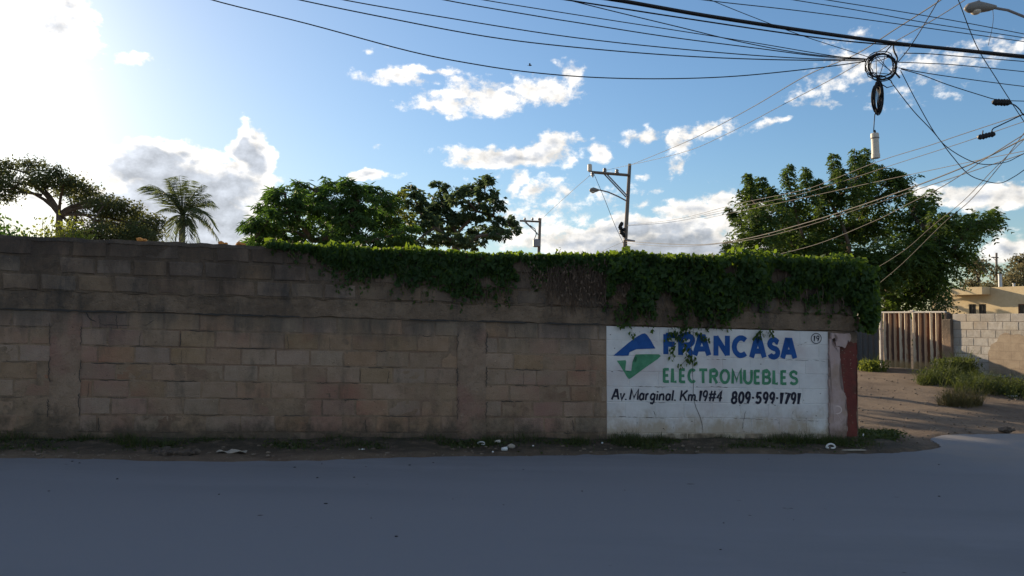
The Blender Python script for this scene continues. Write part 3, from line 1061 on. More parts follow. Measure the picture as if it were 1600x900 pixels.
for k in range(70):
    tt = rnd.uniform(tL, tS0 - .3)
    i = rnd.randrange(1, 8)
    hh = H0 + HC * i
    if tC1 - .3 < tt < tC1b or tC2 - .35 < tt < tC2b:
        continue
    if rnd.random() < .7:
        ribbon(mb, wobble((tt, hh), (tt + rnd.uniform(.08, .38), hh + rnd.uniform(-.006, .006)), 9, .006), rnd.uniform(.004, .010), -.0042, True)
    else:
        ribbon(mb, wobble((tt, hh), (tt + rnd.uniform(-.02, .02), hh + .17), 9, .007), rnd.uniform(.003, .008), -.0042, True)
for a, q in ((tC1 - .02, 1), (tC1b + .02, 1), (tC2 - .02, 1), (tC2b + .02, 1)):
    for z0_, z1_ in ((.3, .62), (.7, 1.02), (1.12, 1.42)):
        ribbon(mb, wobble((a + rnd.uniform(-.012, .012), z0_), (a + rnd.uniform(-.012, .012), z1_ - rnd.uniform(0, .15)), 14, .011), rnd.uniform(.004, .009), -.0215, True)
p = [wallpt(*q) for q in ((135, 487), (140, 498), (158, 507), (190, 509), (228, 508), (245, 498))]
p = [(a_[0] + (b_[0] - a_[0]) * q / 5 + rnd.uniform(-.007, .007), a_[1] + (b_[1] - a_[1]) * q / 5 + rnd.uniform(-.008, .008)) for a_, b_ in zip(p[:-1], p[1:]) for q in range(5)]
ribbon(mb, p[:9], [rnd.uniform(.006, .018) for q in range(9)], -.0046, True)
ribbon(mb, p[10:18], .007, -.0046, True)
ribbon(mb, p[19:], .005, -.0046, True)
mb.build('crack', MT['crack'], wall)
# a long open gap under the beam
mb = MB()
for (u0, v0, u1, v1) in [(0, 481.5, 200, 483), (300, 483, 420, 484), (420, 489, 470, 490.5), (745, 497, 825, 501.5), (640, 496, 720, 497.5), (850, 505, 940, 509)]:
    a, c = wallpt(u0, v0), wallpt(u1, v1)
    n = int((c[0] - a[0]) / .07)
    ribbon(mb, [(a[0] + (c[0] - a[0]) * i / n, HB0 + .002 + rnd.uniform(-.007, .007)) for i in range(n + 1)], [rnd.uniform(.008, .026) for i in range(n + 1)], -.022, True)
mb.build('open_joint', MT['crack'], wall)

# ---- end of the wall: red pillar under broken pink plaster
def E(x, y):
    """position on the picture of the wall's end (zoomed) -> wall coordinates"""
    return wallpt(1240 + x / 4.09, 500 + y / 4.09)
tP0 = tS1
tP1 = E(408, 400)[0]
mb = MB()
mb.add([W(tP0, -.002, -.3), W(tP1, -.002, -.3), W(tP1, .34, -.3), W(tP0, .34, -.3), W(tP0, -.002, 1.525), W(tP1, -.002, 1.525), W(tP1, .34, 1.525), W(tP0, .34, 1.525)],
       [(4, 5, 6, 7), (0, 1, 5, 4), (1, 2, 6, 5), (2, 3, 7, 6), (3, 0, 4, 7), (0, 3, 2, 1)])
mb.build('concrete_pier', MT['column'], wall)
def plate(mb, pts, y0, y1):
    """thick ragged sheet: outline in end-picture units, from y0 (front) back to y1"""
    P2 = [E(*q) for q in pts]
    P3 = []
    for i in range(len(P2)):
        a, c = P2[i], P2[(i + 1) % len(P2)]
        L = math.hypot(c[0] - a[0], c[1] - a[1])
        n = max(1, int(L / .035))
        for k in range(n):
            j = .013 if k else .004
            P3.append((a[0] + (c[0] - a[0]) * k / n + rnd.uniform(-j, j), a[1] + (c[1] - a[1]) * k / n + rnd.uniform(-j, j)))
    bm = bmesh.new()
    f = bm.faces.new([bm.verts.new(W(p[0], y0, p[1])) for p in P3])
    bmesh.ops.triangulate(bm, faces=[f])
    bm.verts.index_update()
    fs = []
    for f in bm.faces:
        idx = [q.index for q in f.verts]
        fs.append(idx if f.normal.y < 0 else idx[::-1])
    n = len(P3)
    mb.add([q.co[:] for q in bm.verts] + [W(p[0], y1, p[1]) for p in P3], fs + [(i, (i + 1) % n, n + (i + 1) % n, n + i) for i in range(n)])
    bm.free()
mb = MB()
plate(mb, [(262, 150), (300, 176), (330, 146), (350, 140), (400, 146), (402, 738), (330, 742), (262, 742)], -.012, .01)
mb.build('red_paint_coat', MT['red'], wall)
mb = MB()
for k in range(26):
    if rnd.random() < .6:
        x, y = rnd.uniform(296, 330), rnd.uniform(190, 470)
    else:
        x, y = rnd.uniform(330, 398), rnd.choice((rnd.uniform(600, 735), rnd.uniform(150, 735)))
    if 470 < y < 735 and x < 350:
        continue
    a_ = E(x, y)
    q = rnd.uniform(.004, .014)
    m_ = rnd.uniform(3, 6)
    ribbon(mb, [(a_[0] + q * (w_ - 1) , a_[1] + rnd.uniform(-.006, .006)) for w_ in (0, .6, 1.2, 2.0)], [rnd.uniform(.003, .008), rnd.uniform(.005, .02), rnd.uniform(.004, .014), rnd.uniform(.002, .006)], -.0128 - k * .00002, True)
mb.build('bare_chips', MT['column'], wall)
mb = MB()
plate(mb, [(222, 118), (236, 120), (234, 158), (262, 168), (286, 172), (284, 215), (290, 290), (284, 350), (290, 430), (314, 462), (328, 515), (318, 560), (336, 600), (326, 650), (338, 700), (328, 745), (320, 778), (222, 800)], -.036, .02)
plate(mb, [(232, 82), (345, 84), (356, 120), (348, 142), (334, 128), (328, 160), (318, 178), (286, 168), (262, 164), (258, 142), (276, 118), (268, 104), (246, 118), (232, 122)], -.044, .02)
mb.build('pink_plaster', MT['pink'], wall)
mb = MB()
for st in ([(252, 640), (254, 545)], [(254, 548)] + arc(272, 572, 24, 24, 90, -90, 8) + [(256, 598)], [(268, 598), (296, 640)]):
    ribbon(mb, [E(*p) for p in st], .016, -.0375 - rnd.uniform(0, .0006), True)
mb.build('chalk_letter', MT['chalk'], wall)
# flaking white and pink coat on the return of the pier
mb = MB()
for (h0, h1, y0, y1) in ((1.18, 1.50, .02, .30), (.85, 1.15, .10, .33)):
    n = 9
    pts = []
    for i in range(n):
        pts.append((y0 + (y1 - y0) * rnd.uniform(.0, .2), h0 + (h1 - h0) * i / (n - 1)))
    for i in range(n):
        pts.append((y1 - (y1 - y0) * rnd.uniform(.0, .25), h1 - (h1 - h0) * i / (n - 1)))
    base = len(mb.v)
    for y, h in pts:
        mb.v.append(W(tP1 + .022, y, h))
    for y, h in pts:
        mb.v.append(W(tP1 - .002, y, h))
    m2 = 2 * n
    for i in range(n - 1):
        mb.f.append((base + i, base + m2 - 1 - i, base + m2 - 2 - i, base + i + 1))
    for i in range(m2):
        mb.f.append((base + i, base + (i + 1) % m2, base + m2 + (i + 1) % m2, base + m2 + i))
mb.build('flaking_plaster', MT['pink'], wall)

# world point from wall coordinates
WM = Matrix.Translation((0, 9.8, 0)) @ Matrix.Rotation(YAW, 4, 'Z')
def WW(tt, y, h):
    return WM @ Vector(W(tt, y, h))

# ------------------------------------------------------------------ creepers on the wall
def creeper(name, label, us, tops, bots, n, thick, clamp_top=2.40, parent=None, size=.075, over=.13):
    """leaves hanging over the wall between a top and a bottom outline given along the wall"""
    tu = np.array([T_at(u, 430) for u in us])
    out_c, out_a = [], []
    t0, t1 = tu[0], tu[-1]
    root = empty(name, WW((t0 + t1) / 2, -.1, 0.0))
    inv = Vector(root.location)
    tt = rng.uniform(t0, t1, n * 3)
    hb = np.interp(tt, tu, bots)
    ht = np.interp(tt, tu, tops)
    den = np.array([mn.noise(Vector((float(q) * 2.3, 3.3, 7.1))) for q in tt])
    hb = hb + den * .10
    k = rng.uniform(0, 1, len(tt)) ** .8
    hh = ht + (hb - ht) * k
    patchn = np.array([mn.noise(Vector((float(a) * 3.2, float(c) * 4.2, 1.0))) for a, c in zip(tt, hh)])
    keep = (patchn > -.22 - .35 * (1 - k)) & (rng.uniform(0, 1, len(tt)) < (1.15 - 1.0 * k ** 2))
    tt, hh, k = tt[keep][:n], hh[keep][:n], k[keep][:n]
    patchn = patchn[keep][:n]
    yy = -thick * (np.sin(np.clip(1 - k, 0, 1) * 1.5) * .6 + .25) * (1 + patchn * .9) * rng.uniform(.3, 1.0, len(tt)) - .01
    P_ = np.array([WW(float(a), float(y), float(h)) for a, y, h in zip(tt, yy, hh)])
    ax = np.stack([rng.normal(0, .55, len(tt)), rng.normal(-.25, .35, len(tt)), rng.normal(-.75, .35, len(tt))], 1)
    V = [leaves(P_, ax, size * rng.uniform(.55, 1.25, len(P_)), .85, .12)]
    # leaves over the top of the wall and standing up along it
    m2 = int(n * over * 2)
    tt = rng.uniform(t0, t1, m2)
    bump_ = np.array([max(0, mn.noise(Vector((float(q) * 1.7, 9.3, .1))) + .25) for q in tt])
    ht = np.interp(tt, tu, tops)
    hh = 2.36 + (ht - 2.38 + bump_ * .17) * rng.uniform(0, 1, m2) + rng.uniform(-.02, .03, m2)
    yy = rng.uniform(-thick * .7, .22, m2)
    P_ = np.array([WW(float(a), float(y), float(h)) for a, y, h in zip(tt, yy, hh)])
    ax = np.stack([rng.normal(0, .6, m2), rng.normal(0, .4, m2), rng.normal(.2, .5, m2)], 1)
    V.append(leaves(P_, ax, size, .85, .12))
    V = np.concatenate(V) - np.array(inv)
    me = quads_mesh('foliage', V, MT['creeper'])
    o = link('foliage', me, root)
    o['kind'] = 'stuff'
    mb = MB()
    lc, lx = [], []
    for q in range(int((t1 - t0) * 13)):
        a = rnd.uniform(t0, t1)
        bot = float(np.interp(a, tu, bots))
        ln = rnd.uniform(.05, .30) * (1.4 if rnd.random() < .2 else .8)
        ln = max(.02, min(ln, bot - 1.50))
        x, pts = a, []
        yb = -.02 - thick * rnd.uniform(.1, .5)
        for i in range(6):
            pts.append(WW(x, yb * (1 - i / 9), bot + .12 - (ln + .12) * i / 5) - inv)
            x += rnd.uniform(-.025, .025)
            if i:
                for z_ in range(rnd.randrange(1, 4)):
                    lc.append(pts[-1] + Vector((rnd.gauss(0, .022), rnd.gauss(0, .012), rnd.gauss(0, .02))))
                    lx.append((rnd.gauss(0, .6), rnd.gauss(-.2, .3), -.8))
        mb.tube(pts, .0022, 3)
    if lc:
        o = link('runner_leaves', quads_mesh('runner_leaves', leaves(np.array(lc), np.array(lx), size * rng.uniform(.45, .9, len(lc)), .8, .12), MT['creeper']), root)
        o['kind'] = 'stuff'
    for q in range(int((t1 - t0) * 16)):
        a = rnd.uniform(t0, t1)
        top = float(np.interp(a, tu, tops))
        bot = float(np.interp(a, tu, bots)) - rnd.uniform(-.05, .15)
        if top - bot < .08:
            continue
        pts = []
        x = a
        for i in range(7):
            x += rnd.uniform(-.035, .035)
            pts.append(WW(x, -.012 - rnd.uniform(0, thick * .5), top + (bot - top) * i / 6) - inv)
        mb.tube(pts, rnd.uniform(.0022, .005), 4)
    mb.build('stems', MT['stem'], root, kind='stuff')
    tag(root, label, 'creeper')
    return root

def hwall(u, v):
    return wallpt(u, v)[1]
us = [416, 450, 480, 500, 540, 580, 620, 660, 700, 735, 770, 810, 845, 875]
bv = [386, 390, 396, 412, 430, 434, 440, 446, 452, 466, 456, 440, 420, 406]
tops = [2.39] * len(us)
creeper('creeping_vine', 'green creeper hanging over the middle of the block wall, before the two round trees', us, tops, [hwall(u, v) for u, v in zip(us, bv)], 3800, .09)
us = [945, 975, 1000, 1040, 1080, 1120, 1160, 1200, 1240, 1290, 1325, 1345, 1362]
bv = [470, 490, 496, 500, 500, 502, 484, 470, 468, 470, 482, 510, 520]
tops = [2.40, 2.44, 2.46, 2.47, 2.48, 2.48, 2.48, 2.48, 2.50, 2.50, 2.48, 2.42, 2.30]
vine = creeper('creeping_vine', 'thick dark creeper spilling over the wall above the painted shop sign', us, tops, [hwall(u, v) for u, v in zip(us, bv)], 7200, .24, over=.16)
us2 = [838, 860, 885, 910, 935, 955]
creeper('creeping_vine', 'thin green fringe of creeper along the wall top above the dead brown stems', us2, [2.40] * 6, [hwall(u, v) for u, v in zip(us2, (414, 416, 413, 418, 422, 440))], 520, .08, over=.45)
# bulge of the same creeper round the wall's end
n = 1500
a = rng.uniform(0, 1, n)
vv = 420 + a * 100
cu = np.interp(vv, [405, 425, 470, 500, 520], [1352, 1368, 1374, 1374, 1366])
wu = np.interp(vv, [405, 425, 470, 500, 520], [30, 34, 26, 16, 10])
uu = cu - np.abs(rng.normal(0, 1, n)) * wu * .8
P_ = np.array([at(float(x), float(y), 10.35 + float(d)) for x, y, d in zip(uu, vv, rng.uniform(0, .5, n))])
V = leaves(P_, np.stack([rng.normal(.2, .5, n), rng.normal(-.2, .4, n), rng.normal(-.7, .35, n)], 1), .075, .85, .12) - np.array(vine.location)
o = link('foliage', quads_mesh('foliage', V, MT['creeper']), vine)
o['kind'] = 'stuff'
# sprigs dangling over the lettering
mb = MB()
lv, la = [], []
for pts, dens in (([(430, 90), (432, 130), (450, 160), (458, 200), (455, 240), (462, 280)], 6), ([(500, 95), (515, 130), (520, 170), (530, 215), (545, 270), (560, 300)], 9), ([(520, 90), (560, 105), (620, 125), (640, 155), (665, 160)], 6),
                  ([(455, 92), (470, 130), (500, 150)], 6), ([(540, 270), (510, 300), (495, 335)], 2), ([(560, 265), (595, 280)], 3), ([(965, 110), (975, 130), (940, 150)], 6), ([(1030, 108), (1040, 140)], 3), ([(210, 85), (215, 130), (235, 112)], 2)):
    p3 = [WW(Z(*p)[0], -.02 - rnd.uniform(0, .03), Z(*p)[1]) for p in pts]
    mb.tube([p - vine.location for p in p3], .0025, 4)
    for i in range(len(p3) - 1):
        for q in range(max(1, int(dens * 4 / (len(p3) - 1)))):
            f = rnd.random()
            p = p3[i].lerp(p3[i + 1], f) + Vector((rnd.gauss(0, .028), rnd.uniform(-.04, 0), rnd.gauss(0, .025)))
            lv.append(p - vine.location)
            la.append((rnd.gauss(0, .5), rnd.gauss(-.1, .3), -1))
mb.build('stems', MT['stem'], vine, kind='stuff')
o = link('sprig', quads_mesh('sprig', leaves(np.array(lv), np.array(la), .058, .6, .12), MT['creeper']), vine)
o['kind'] = 'stuff'
# dead, leafless stems between the two creepers
t0, t1 = T_at(825, 430), T_at(985, 430)
dry = empty('dry_creeper', WW((t0 + t1) / 2, -.1, 0))
mb = MB()
for q in range(330):
    x = rnd.gauss((t0 + t1) / 2, (t1 - t0) / 4.6)
    top = 2.37 - rnd.uniform(0, .35)
    bot = top - rnd.uniform(.1, .45)
    pts = []
    for i in range(5):
        x += rnd.uniform(-.03, .03)
        pts.append(WW(x, -.015 - rnd.uniform(0, .05), top + (bot - top) * i / 4) - dry.location)
    mb.tube(pts, rnd.uniform(.0018, .0045), 3)
mb.build('stems', MT['stem'], dry, kind='stuff')
n = 260
P_ = np.array([WW(float(a), -.04 - .05 * rnd.random(), float(h)) for a, h in zip(rng.uniform(t0, t1, n), rng.uniform(1.8, 2.37, n))])
o = link('withered_leaves', quads_mesh('withered_leaves', leaves(P_, np.stack([rng.normal(0, .4, n), rng.normal(0, .3, n), -np.ones(n)], 1), .05, .4, .1) - np.array(dry.location), plain('withered_leaf', (.15, .105, .075), .9)), dry)
o['kind'] = 'stuff'
tag(dry, 'brown tangle of dead creeper stems on the wall, between the two green creepers', 'creeper')
# a young shoot standing up on the wall
shoot = empty('vine_shoot', WW(T_at(880, 400), .05, 2.37))
mb = MB()
lp, lad = [], []
for (u0, v0, u1, v1) in ((868, 402, 878, 388), (878, 404, 893, 397), (876, 402, 884, 392), (862, 402, 856, 398)):
    p0, p1 = WW(*((wallpt(u0, v0)[0], .05, wallpt(u0, v0)[1]))), WW(wallpt(u1, v1)[0], .05, wallpt(u1, v1)[1])
    mb.tube([p0 - shoot.location, (p0 + p1) / 2 + Vector((.01, 0, .01)) - shoot.location, p1 - shoot.location], .003, 4)
    for q in range(5):
        lp.append(p0.lerp(p1, .3 + .7 * q / 4) + Vector((rnd.gauss(0, .02), rnd.gauss(0, .02), rnd.gauss(0, .015))) - shoot.location)
        lad.append((rnd.gauss(0, .6), rnd.gauss(0, .3), rnd.gauss(.2, .4)))
o = mb.build('stem', MT['stem'], shoot)
o['kind'] = 'stuff'
link('leaf_spray', kind='stuff', parent=shoot, me=quads_mesh('leaf_spray', leaves(np.array(lp), np.array(lad), .06, .6), MT['creeper']))
tag(shoot, 'small leafy shoot poking up from the wall top in front of the far utility pole', 'plant')

# ------------------------------------------------------------------ trees
def bez(a, b, c, n=6):
    return [a * (1 - i / n) ** 2 + b * 2 * (i / n) * (1 - i / n) + c * (i / n) ** 2 for i in range(n + 1)]

def tree(name, label, cat, Y, base_px, fork_px, clumps, mat, style, dens, leaf, depth=1.6, trunk_r=.2, fork=None, group=None, bark='bark', plumes=(), limbs=()):
    ub, vb = base_px
    bx_ = at(ub, vb, Y)
    root = empty(name, (bx_.x, Y, g(bx_.x, Y) - .05))
    o0 = root.location.copy()
    fk = at(fork_px[0], fork_px[1], Y)
    mb = MB()
    p0 = Vector(o0)
    mb.tube([q - o0 for q in bez(p0, p0.lerp(fk, .5) + Vector((rnd.uniform(-.15, .15), 0, 0)), fk, 6)], [trunk_r * (1.25 - .5 * i / 6) for i in range(7)], 9)
    mb.build('trunk', MT[bark], root, smooth=True)
    mb = MB()
    V = []
    ppm = F / Y
    for (u0, v0, u1, v1, um, vm, r0) in limbs:
        a, m_, c = at(u0, v0, Y), at(um, vm, Y + rnd.uniform(-.3, .3)), at(u1, v1, Y + rnd.uniform(-.6, .6))
        mb.tube([q - o0 for q in bez(a, m_, c, 7)], [r0 * (1 - .7 * i / 7) for i in range(8)], 6)
    items = []
    for (u, v, ru, rv) in clumps:
        items.append((at(u, v, Y + rnd.uniform(-depth, depth)), ru, rv))
    items.sort(key=lambda q: (q[0] - fk).length)
    far = (items[-1][0] - fk).length + .5
    nodes = [fk] + [at(q[2], q[3], Y) for q in limbs] + [at(q[0] * .5 + q[2] * .5, q[1] * .4 + q[3] * .6, Y) for q in limbs]
    for (c, ru, rv) in items:
        rx, rz = ru / ppm, rv / ppm
        ry = (rx + rz) * .5
        df = (c - fk).length
        s = min(nodes, key=lambda q: (q - c).length + (.6 if (q - fk).length > df else 0) + .25 * (q - fk).length)
        md = s.lerp(c, .5) + Vector((rnd.uniform(-.12, .12), rnd.uniform(-.1, .1), rnd.uniform(-.05, .12))) * (c - s).length
        r1 = max(.022, trunk_r * .42 * max(.12, 1 - (s - fk).length / far))
        r2 = max(.015, trunk_r * .42 * max(.08, 1 - df / far))
        mb.tube([q - o0 for q in bez(s, md, c, 5)], [r1 + (r2 - r1) * i / 5 for i in range(6)], 5)
        nodes += [c, md]
        ns = max(8, int(dens[0] * rx * rz))
        d = unit(rng.normal(size=(ns, 3)))
        rad = rng.uniform(.25, 1, (ns, 1)) ** .55
        sc = np.array(c) + d * rad * np.array([rx, ry, rz])
        for q in sc[:max(3, ns // 4)]:
            mb.tube([c - o0, (c + Vector(q)) / 2 + Vector((0, 0, .03)) - o0, Vector(q) - o0], [.012, .008, .004], 3, cap=False)
        k = dens[1]
        if style == 'leaf':
            C = np.repeat(sc, k, 0) + rng.normal(size=(ns * k, 3)) * np.array([1, 1, .8]) * dens[2]
            ax = np.repeat(d, k, 0) * .6 + rng.normal(size=(ns * k, 3)) * .6 + np.array([0, 0, -.35])
            V.append(leaves(C, ax, leaf[0], leaf[1], .1))
        elif style == 'whorl':
            # a rosette of long leaves drooping round each twig tip
            th = rng.uniform(0, 2 * np.pi, ns * k)
            tip = np.repeat(sc, k, 0) + rng.normal(size=(ns * k, 3)) * dens[2]
            ax = np.stack([np.cos(th), np.sin(th), rng.normal(-.75, .45, ns * k)], 1)
            ax = unit(ax + np.repeat(d, k, 0) * .25)
            V.append(leaves(tip + ax * leaf[0] * .5, ax, leaf[0], leaf[1], .08))
        elif style == 'droop':
            C = np.repeat(sc, k, 0) + rng.normal(size=(ns * k, 3)) * dens[2]
            ax = np.repeat(d * np.array([1, 1, .3]), k, 0) * .55 + rng.normal(size=(ns * k, 3)) * .35 + np.array([0, 0, -.75])
            V.append(leaves(C, ax, leaf[0], leaf[1], .06))
        elif style == 'pinnate':
            C = np.repeat(sc, k, 0) + rng.normal(size=(ns * k, 3)) * dens[2]
            D = np.repeat(d * np.array([1, 1, .6]), k, 0) * .8 + rng.normal(size=(ns * k, 3)) * .6 + np.array([0, 0, .1])
            V.append(compound(C, D, leaf[0], leaf[2], leaf[1], .42, .5))
    for (u0, v0, u1, v1, w) in plumes:
        dy = rnd.uniform(-depth, depth) * .6
        a, c = at(u0, v0, Y + dy), at(u1, v1, Y + dy)
        s_ = min(nodes, key=lambda q: (q - a).length)
        mb.tube([s_ - o0, a - o0], [.05, .035], 4)
        md = (a + c) / 2 + Vector((rnd.uniform(-.1, .1), 0, 0))
        mb.tube([q - o0 for q in bez(a, md, c, 6)], [.035 * (1 - .7 * i / 6) for i in range(7)], 4)
        nl = int(70 * max(1, (c - a).length / 1.1))
        s = rng.uniform(.25, 1, nl)
        C = np.array(a) * (1 - s[:, None]) + np.array(c) * s[:, None]
        th = rng.uniform(0, 2 * np.pi, nl)
        D = np.stack([np.cos(th), np.sin(th), rng.uniform(-.1, .7, nl) * np.where(s > .85, 1.6, .6)], 1)
        V.append(compound(C, D, w / ppm * 1.25, 5, .15, .46, .85))
    lo = mb.build('branches', MT[bark], root)
    V = np.concatenate(V) - np.array(o0)
    me = quads_mesh('crown', V, MT[mat])
    cr = link('crown', me, root)
    tag(root, label, cat, group)
    return root

tree('acacia_tree', 'wide flat-topped tree with thin crooked limbs, backlit behind the wall beside the palm', 'tree', 30, (93, 420), (93, 334),
     [(-40, 285, 40, 24), (-5, 275, 22, 14), (12, 262, 18, 10), (12, 300, 26, 12), (45, 258, 24, 10), (30, 286, 28, 10), (60, 276, 20, 11), (84, 270, 18, 10), (80, 290, 22, 10), (118, 284, 20, 10), (105, 300, 22, 9), (100, 288, 18, 8),
      (135, 300, 24, 12), (150, 312, 22, 10), (128, 318, 18, 8), (165, 318, 24, 10), (185, 322, 20, 9), (178, 334, 26, 10), (205, 330, 18, 10), (150, 330, 22, 7), (215, 345, 26, 14), (238, 350, 22, 14), (190, 352, 30, 12), (160, 350, 26, 9),
      (140, 362, 34, 11), (185, 370, 34, 12), (225, 372, 26, 12), (244, 368, 14, 14), (118, 345, 16, 7), (210, 360, 28, 10), (160, 372, 34, 9), (120, 366, 26, 10)],
     'acacia', 'leaf', (165, 30, .14), (.10, .6), 2.0, .16,
     limbs=[(93, 334, 38, 285, 70, 292, .11), (93, 332, 45, 272, 80, 300, .07), (95, 334, 180, 322, 120, 308, .09), (95, 336, 215, 340, 150, 306, .08), (95, 338, 150, 345, 125, 325, .07), (94, 336, 235, 360, 160, 330, .07), (93, 336, -30, 290, 60, 286, .09)])
def low_bush(name, label, Y, u0, u1, v0, v1, mat, n, leaf=.10, cat='bush'):
    c = at((u0 + u1) / 2, v1, Y)
    root = empty(name, (c.x, Y, g(c.x, Y)))
    o0 = np.array(root.location)
    mb = MB()
    V = []
    hw_ = (u1 - u0) / 2 / F * Y
    top = at((u0 + u1) / 2, v0, Y).z
    nst = max(6, n // 60)
    for k in range(nst):
        x = c.x + rnd.uniform(-1, 1) * hw_
        env = math.sqrt(max(.05, 1 - ((x - c.x) / hw_) ** 2)) * rnd.uniform(.65, 1.0)
        z1 = root.location.z + (top - root.location.z) * env
        y = Y + rnd.uniform(-.6, .6)
        b0 = Vector((x + rnd.uniform(-.2, .2), y, root.location.z))
        b1 = Vector((x, y, z1))
        mb.tube([b0 - root.location, (b0 + b1) / 2 + Vector((rnd.uniform(-.1, .1), 0, 0)) - root.location, b1 - root.location], [.02, .014, .006], 4)
        m_ = n // nst
        s = rng.uniform(.15, 1.0, m_) ** .3
        C = np.array(b0) * (1 - s[:, None]) + np.array(b1) * s[:, None] + rng.normal(size=(m_, 3)) * np.array([.17, .17, .10])
        V.append(leaves(C, rng.normal(size=(m_, 3)) + np.array([0, 0, -.2]), leaf, .55, .1))
    mb.build('stems', MT['bark'], root, kind='stuff')
    o = link('foliage', quads_mesh('foliage', np.concatenate(V) - o0, MT[mat]), root)
    o['kind'] = 'stuff'
    return tag(root, label, cat)
low_bush('bush', 'low bushy shrub just showing over the wall, under the flat-topped tree', 17, -60, 80, 335, 372, 'neem', 12000, .10)
low_bush('bush', 'yellow-green bush just showing over the wall beneath the crooked trunk', 18, 40, 155, 338, 375, 'bush', 11000, .10)

# coconut palm
def palm(label):
    Y = 34
    c0 = at(285, 338, Y)
    root = empty('coconut_palm', (c0.x + .1, Y, g(c0.x, Y)))
    o0 = Vector(root.location)
    mb = MB()
    mb.tube([Vector((0, 0, 0)), Vector((-.1, 0, 2.5)), c0 - o0], [.2, .15, .13], 9)
    mb.build('trunk', MT['palmbark'], root, smooth=True)
    mb = MB()
    for k in range(7):
        a = k * .9
        mb.lump(c0 - o0 + Vector((math.cos(a) * .2, math.sin(a) * .2, -.28 - .05 * (k % 2))), (.11, .11, .13), 1, .05)
    mb.build('coconuts', MT['palm'], root, smooth=True)
    fr = [(231, 288, .45), (247, 296, .5), (262, 279, .35), (271, 276, .3), (280, 274, .25), (297, 280, .3), (316, 288, .4), (325, 302, .5), (336, 320, .7), (330, 312, .6), (342, 374, .9), (334, 352, .9), (312, 380, .8), (296, 384, .7), (262, 382, .8),
          (250, 360, .8), (247, 330, .7), (272, 384, .8), (300, 300, .3), (262, 300, .4), (318, 330, .7), (286, 290, .2), (305, 352, .8)]
    for (u, v, sag) in fr:
        dy = rnd.uniform(-1.3, 1.3)
        tip = at(u, v, Y + dy)
        d = tip - c0
        L = d.length
        ctrl = c0 + d * .45 + Vector((0, 0, L * sag * .55))
        pts = bez(c0, ctrl, tip, 14)
        mb = MB()
        mb.tube([p - o0 for p in pts], [.03 * (1 - .85 * i / 14) for i in range(15)], 4)
        fo = mb.build('frond', MT['palm'], root)
        V = []
        for i in range(2, 15):
            for h in (0, .2, .4, .6, .8):
                if i == 14 and h > 0:
                    continue
                p = pts[i] if h == 0 else pts[i].lerp(pts[min(i + 1, 14)], h)
                tdir = (pts[min(i + 1, 14)] - pts[i - 1]).normalized()
                side = tdir.cross(Vector((0, 0, 1)))
                if side.length < .1:
                    side = Vector((1, 0, 0))
                side.normalize()
                s = i / 14
                ll = L * .36 * (1 - .65 * abs(s - .45))
                for sg in (-1, 1):
                    ax = (side * sg * .75 + tdir * .55 + Vector((rnd.gauss(0, .08), rnd.gauss(0, .08), -.35 - .35 * s + rnd.gauss(0, .08)))).normalized()
                    V.append((p + ax * ll * .5 - o0, ax, ll))
        C = np.array([v_[0] for v_ in V])
        A = np.array([v_[1] for v_ in V])
        S = np.array([v_[2] for v_ in V])
        link('leaflets', quads_mesh('leaflets', leaves(C, A, S, .055, .01), MT['palm']), fo)
    return tag(root, label, 'palm tree')
palm('coconut palm with ragged arching fronds behind the wall, against the grey cloud')

tree('mango_tree', 'broad bright green tree with drooping leaves, behind the creeper-topped wall', 'tree', 23, (530, 420), (525, 372),
     [(388, 356, 10, 6), (392, 378, 14, 6), (412, 325, 14, 8), (430, 295, 14, 7), (505, 292, 14, 8), (575, 296, 14, 8), (420, 340, 28, 16), (398, 374, 18, 10), (445, 302, 28, 14), (470, 288, 18, 9), (432, 318, 26, 12), (460, 330, 38, 22), (445, 360, 38, 20), (505, 308, 28, 20), (520, 285, 22, 10), (545, 290, 26, 14), (500, 345, 42, 26), (560, 315, 32, 22), (595, 305, 26, 16), (612, 320, 18, 12),
      (550, 352, 42, 24), (600, 345, 32, 24), (632, 362, 22, 14), (625, 376, 26, 10), (490, 376, 46, 12), (570, 378, 56, 12), (392, 348, 14, 8), (410, 360, 22, 12), (435, 376, 36, 10), (532, 330, 40, 24), (480, 310, 30, 16), (580, 335, 34, 20)],
     'neem', 'whorl', (150, 16, .035), (.27, .17), 1.6, .22)
tree('mango_tree', 'lighter yellow-green sapling wedged between the two round trees behind the wall', 'tree', 25, (622, 420), (622, 375),
     [(622, 308, 12, 12), (618, 325, 16, 14), (626, 345, 18, 18), (616, 365, 20, 14), (632, 375, 18, 10)], 'bush', 'whorl', (150, 16, .035), (.25, .17), .6, .10)
tree('almond_tree', 'round dark green tree with broad leaves beside the far utility pole', 'tree', 27, (715, 420), (712, 385),
     [(642, 298, 14, 10), (650, 316, 20, 16), (685, 292, 16, 9), (690, 315, 24, 18), (715, 305, 20, 14), (735, 293, 14, 12), (767, 280, 11, 10), (758, 300, 20, 12), (775, 318, 16, 10), (745, 330, 26, 18), (700, 346, 32, 20), (660, 345, 26, 18), (788, 346, 22, 10),
      (805, 357, 14, 7), (760, 362, 34, 13), (700, 374, 42, 12), (650, 378, 26, 10), (722, 338, 18, 14), (780, 366, 18, 8), (735, 378, 24, 10), (670, 328, 22, 14), (752, 284, 8, 7)],
     'dark_leaf', 'whorl', (190, 14, .04), (.19, .45), 1.5, .2)
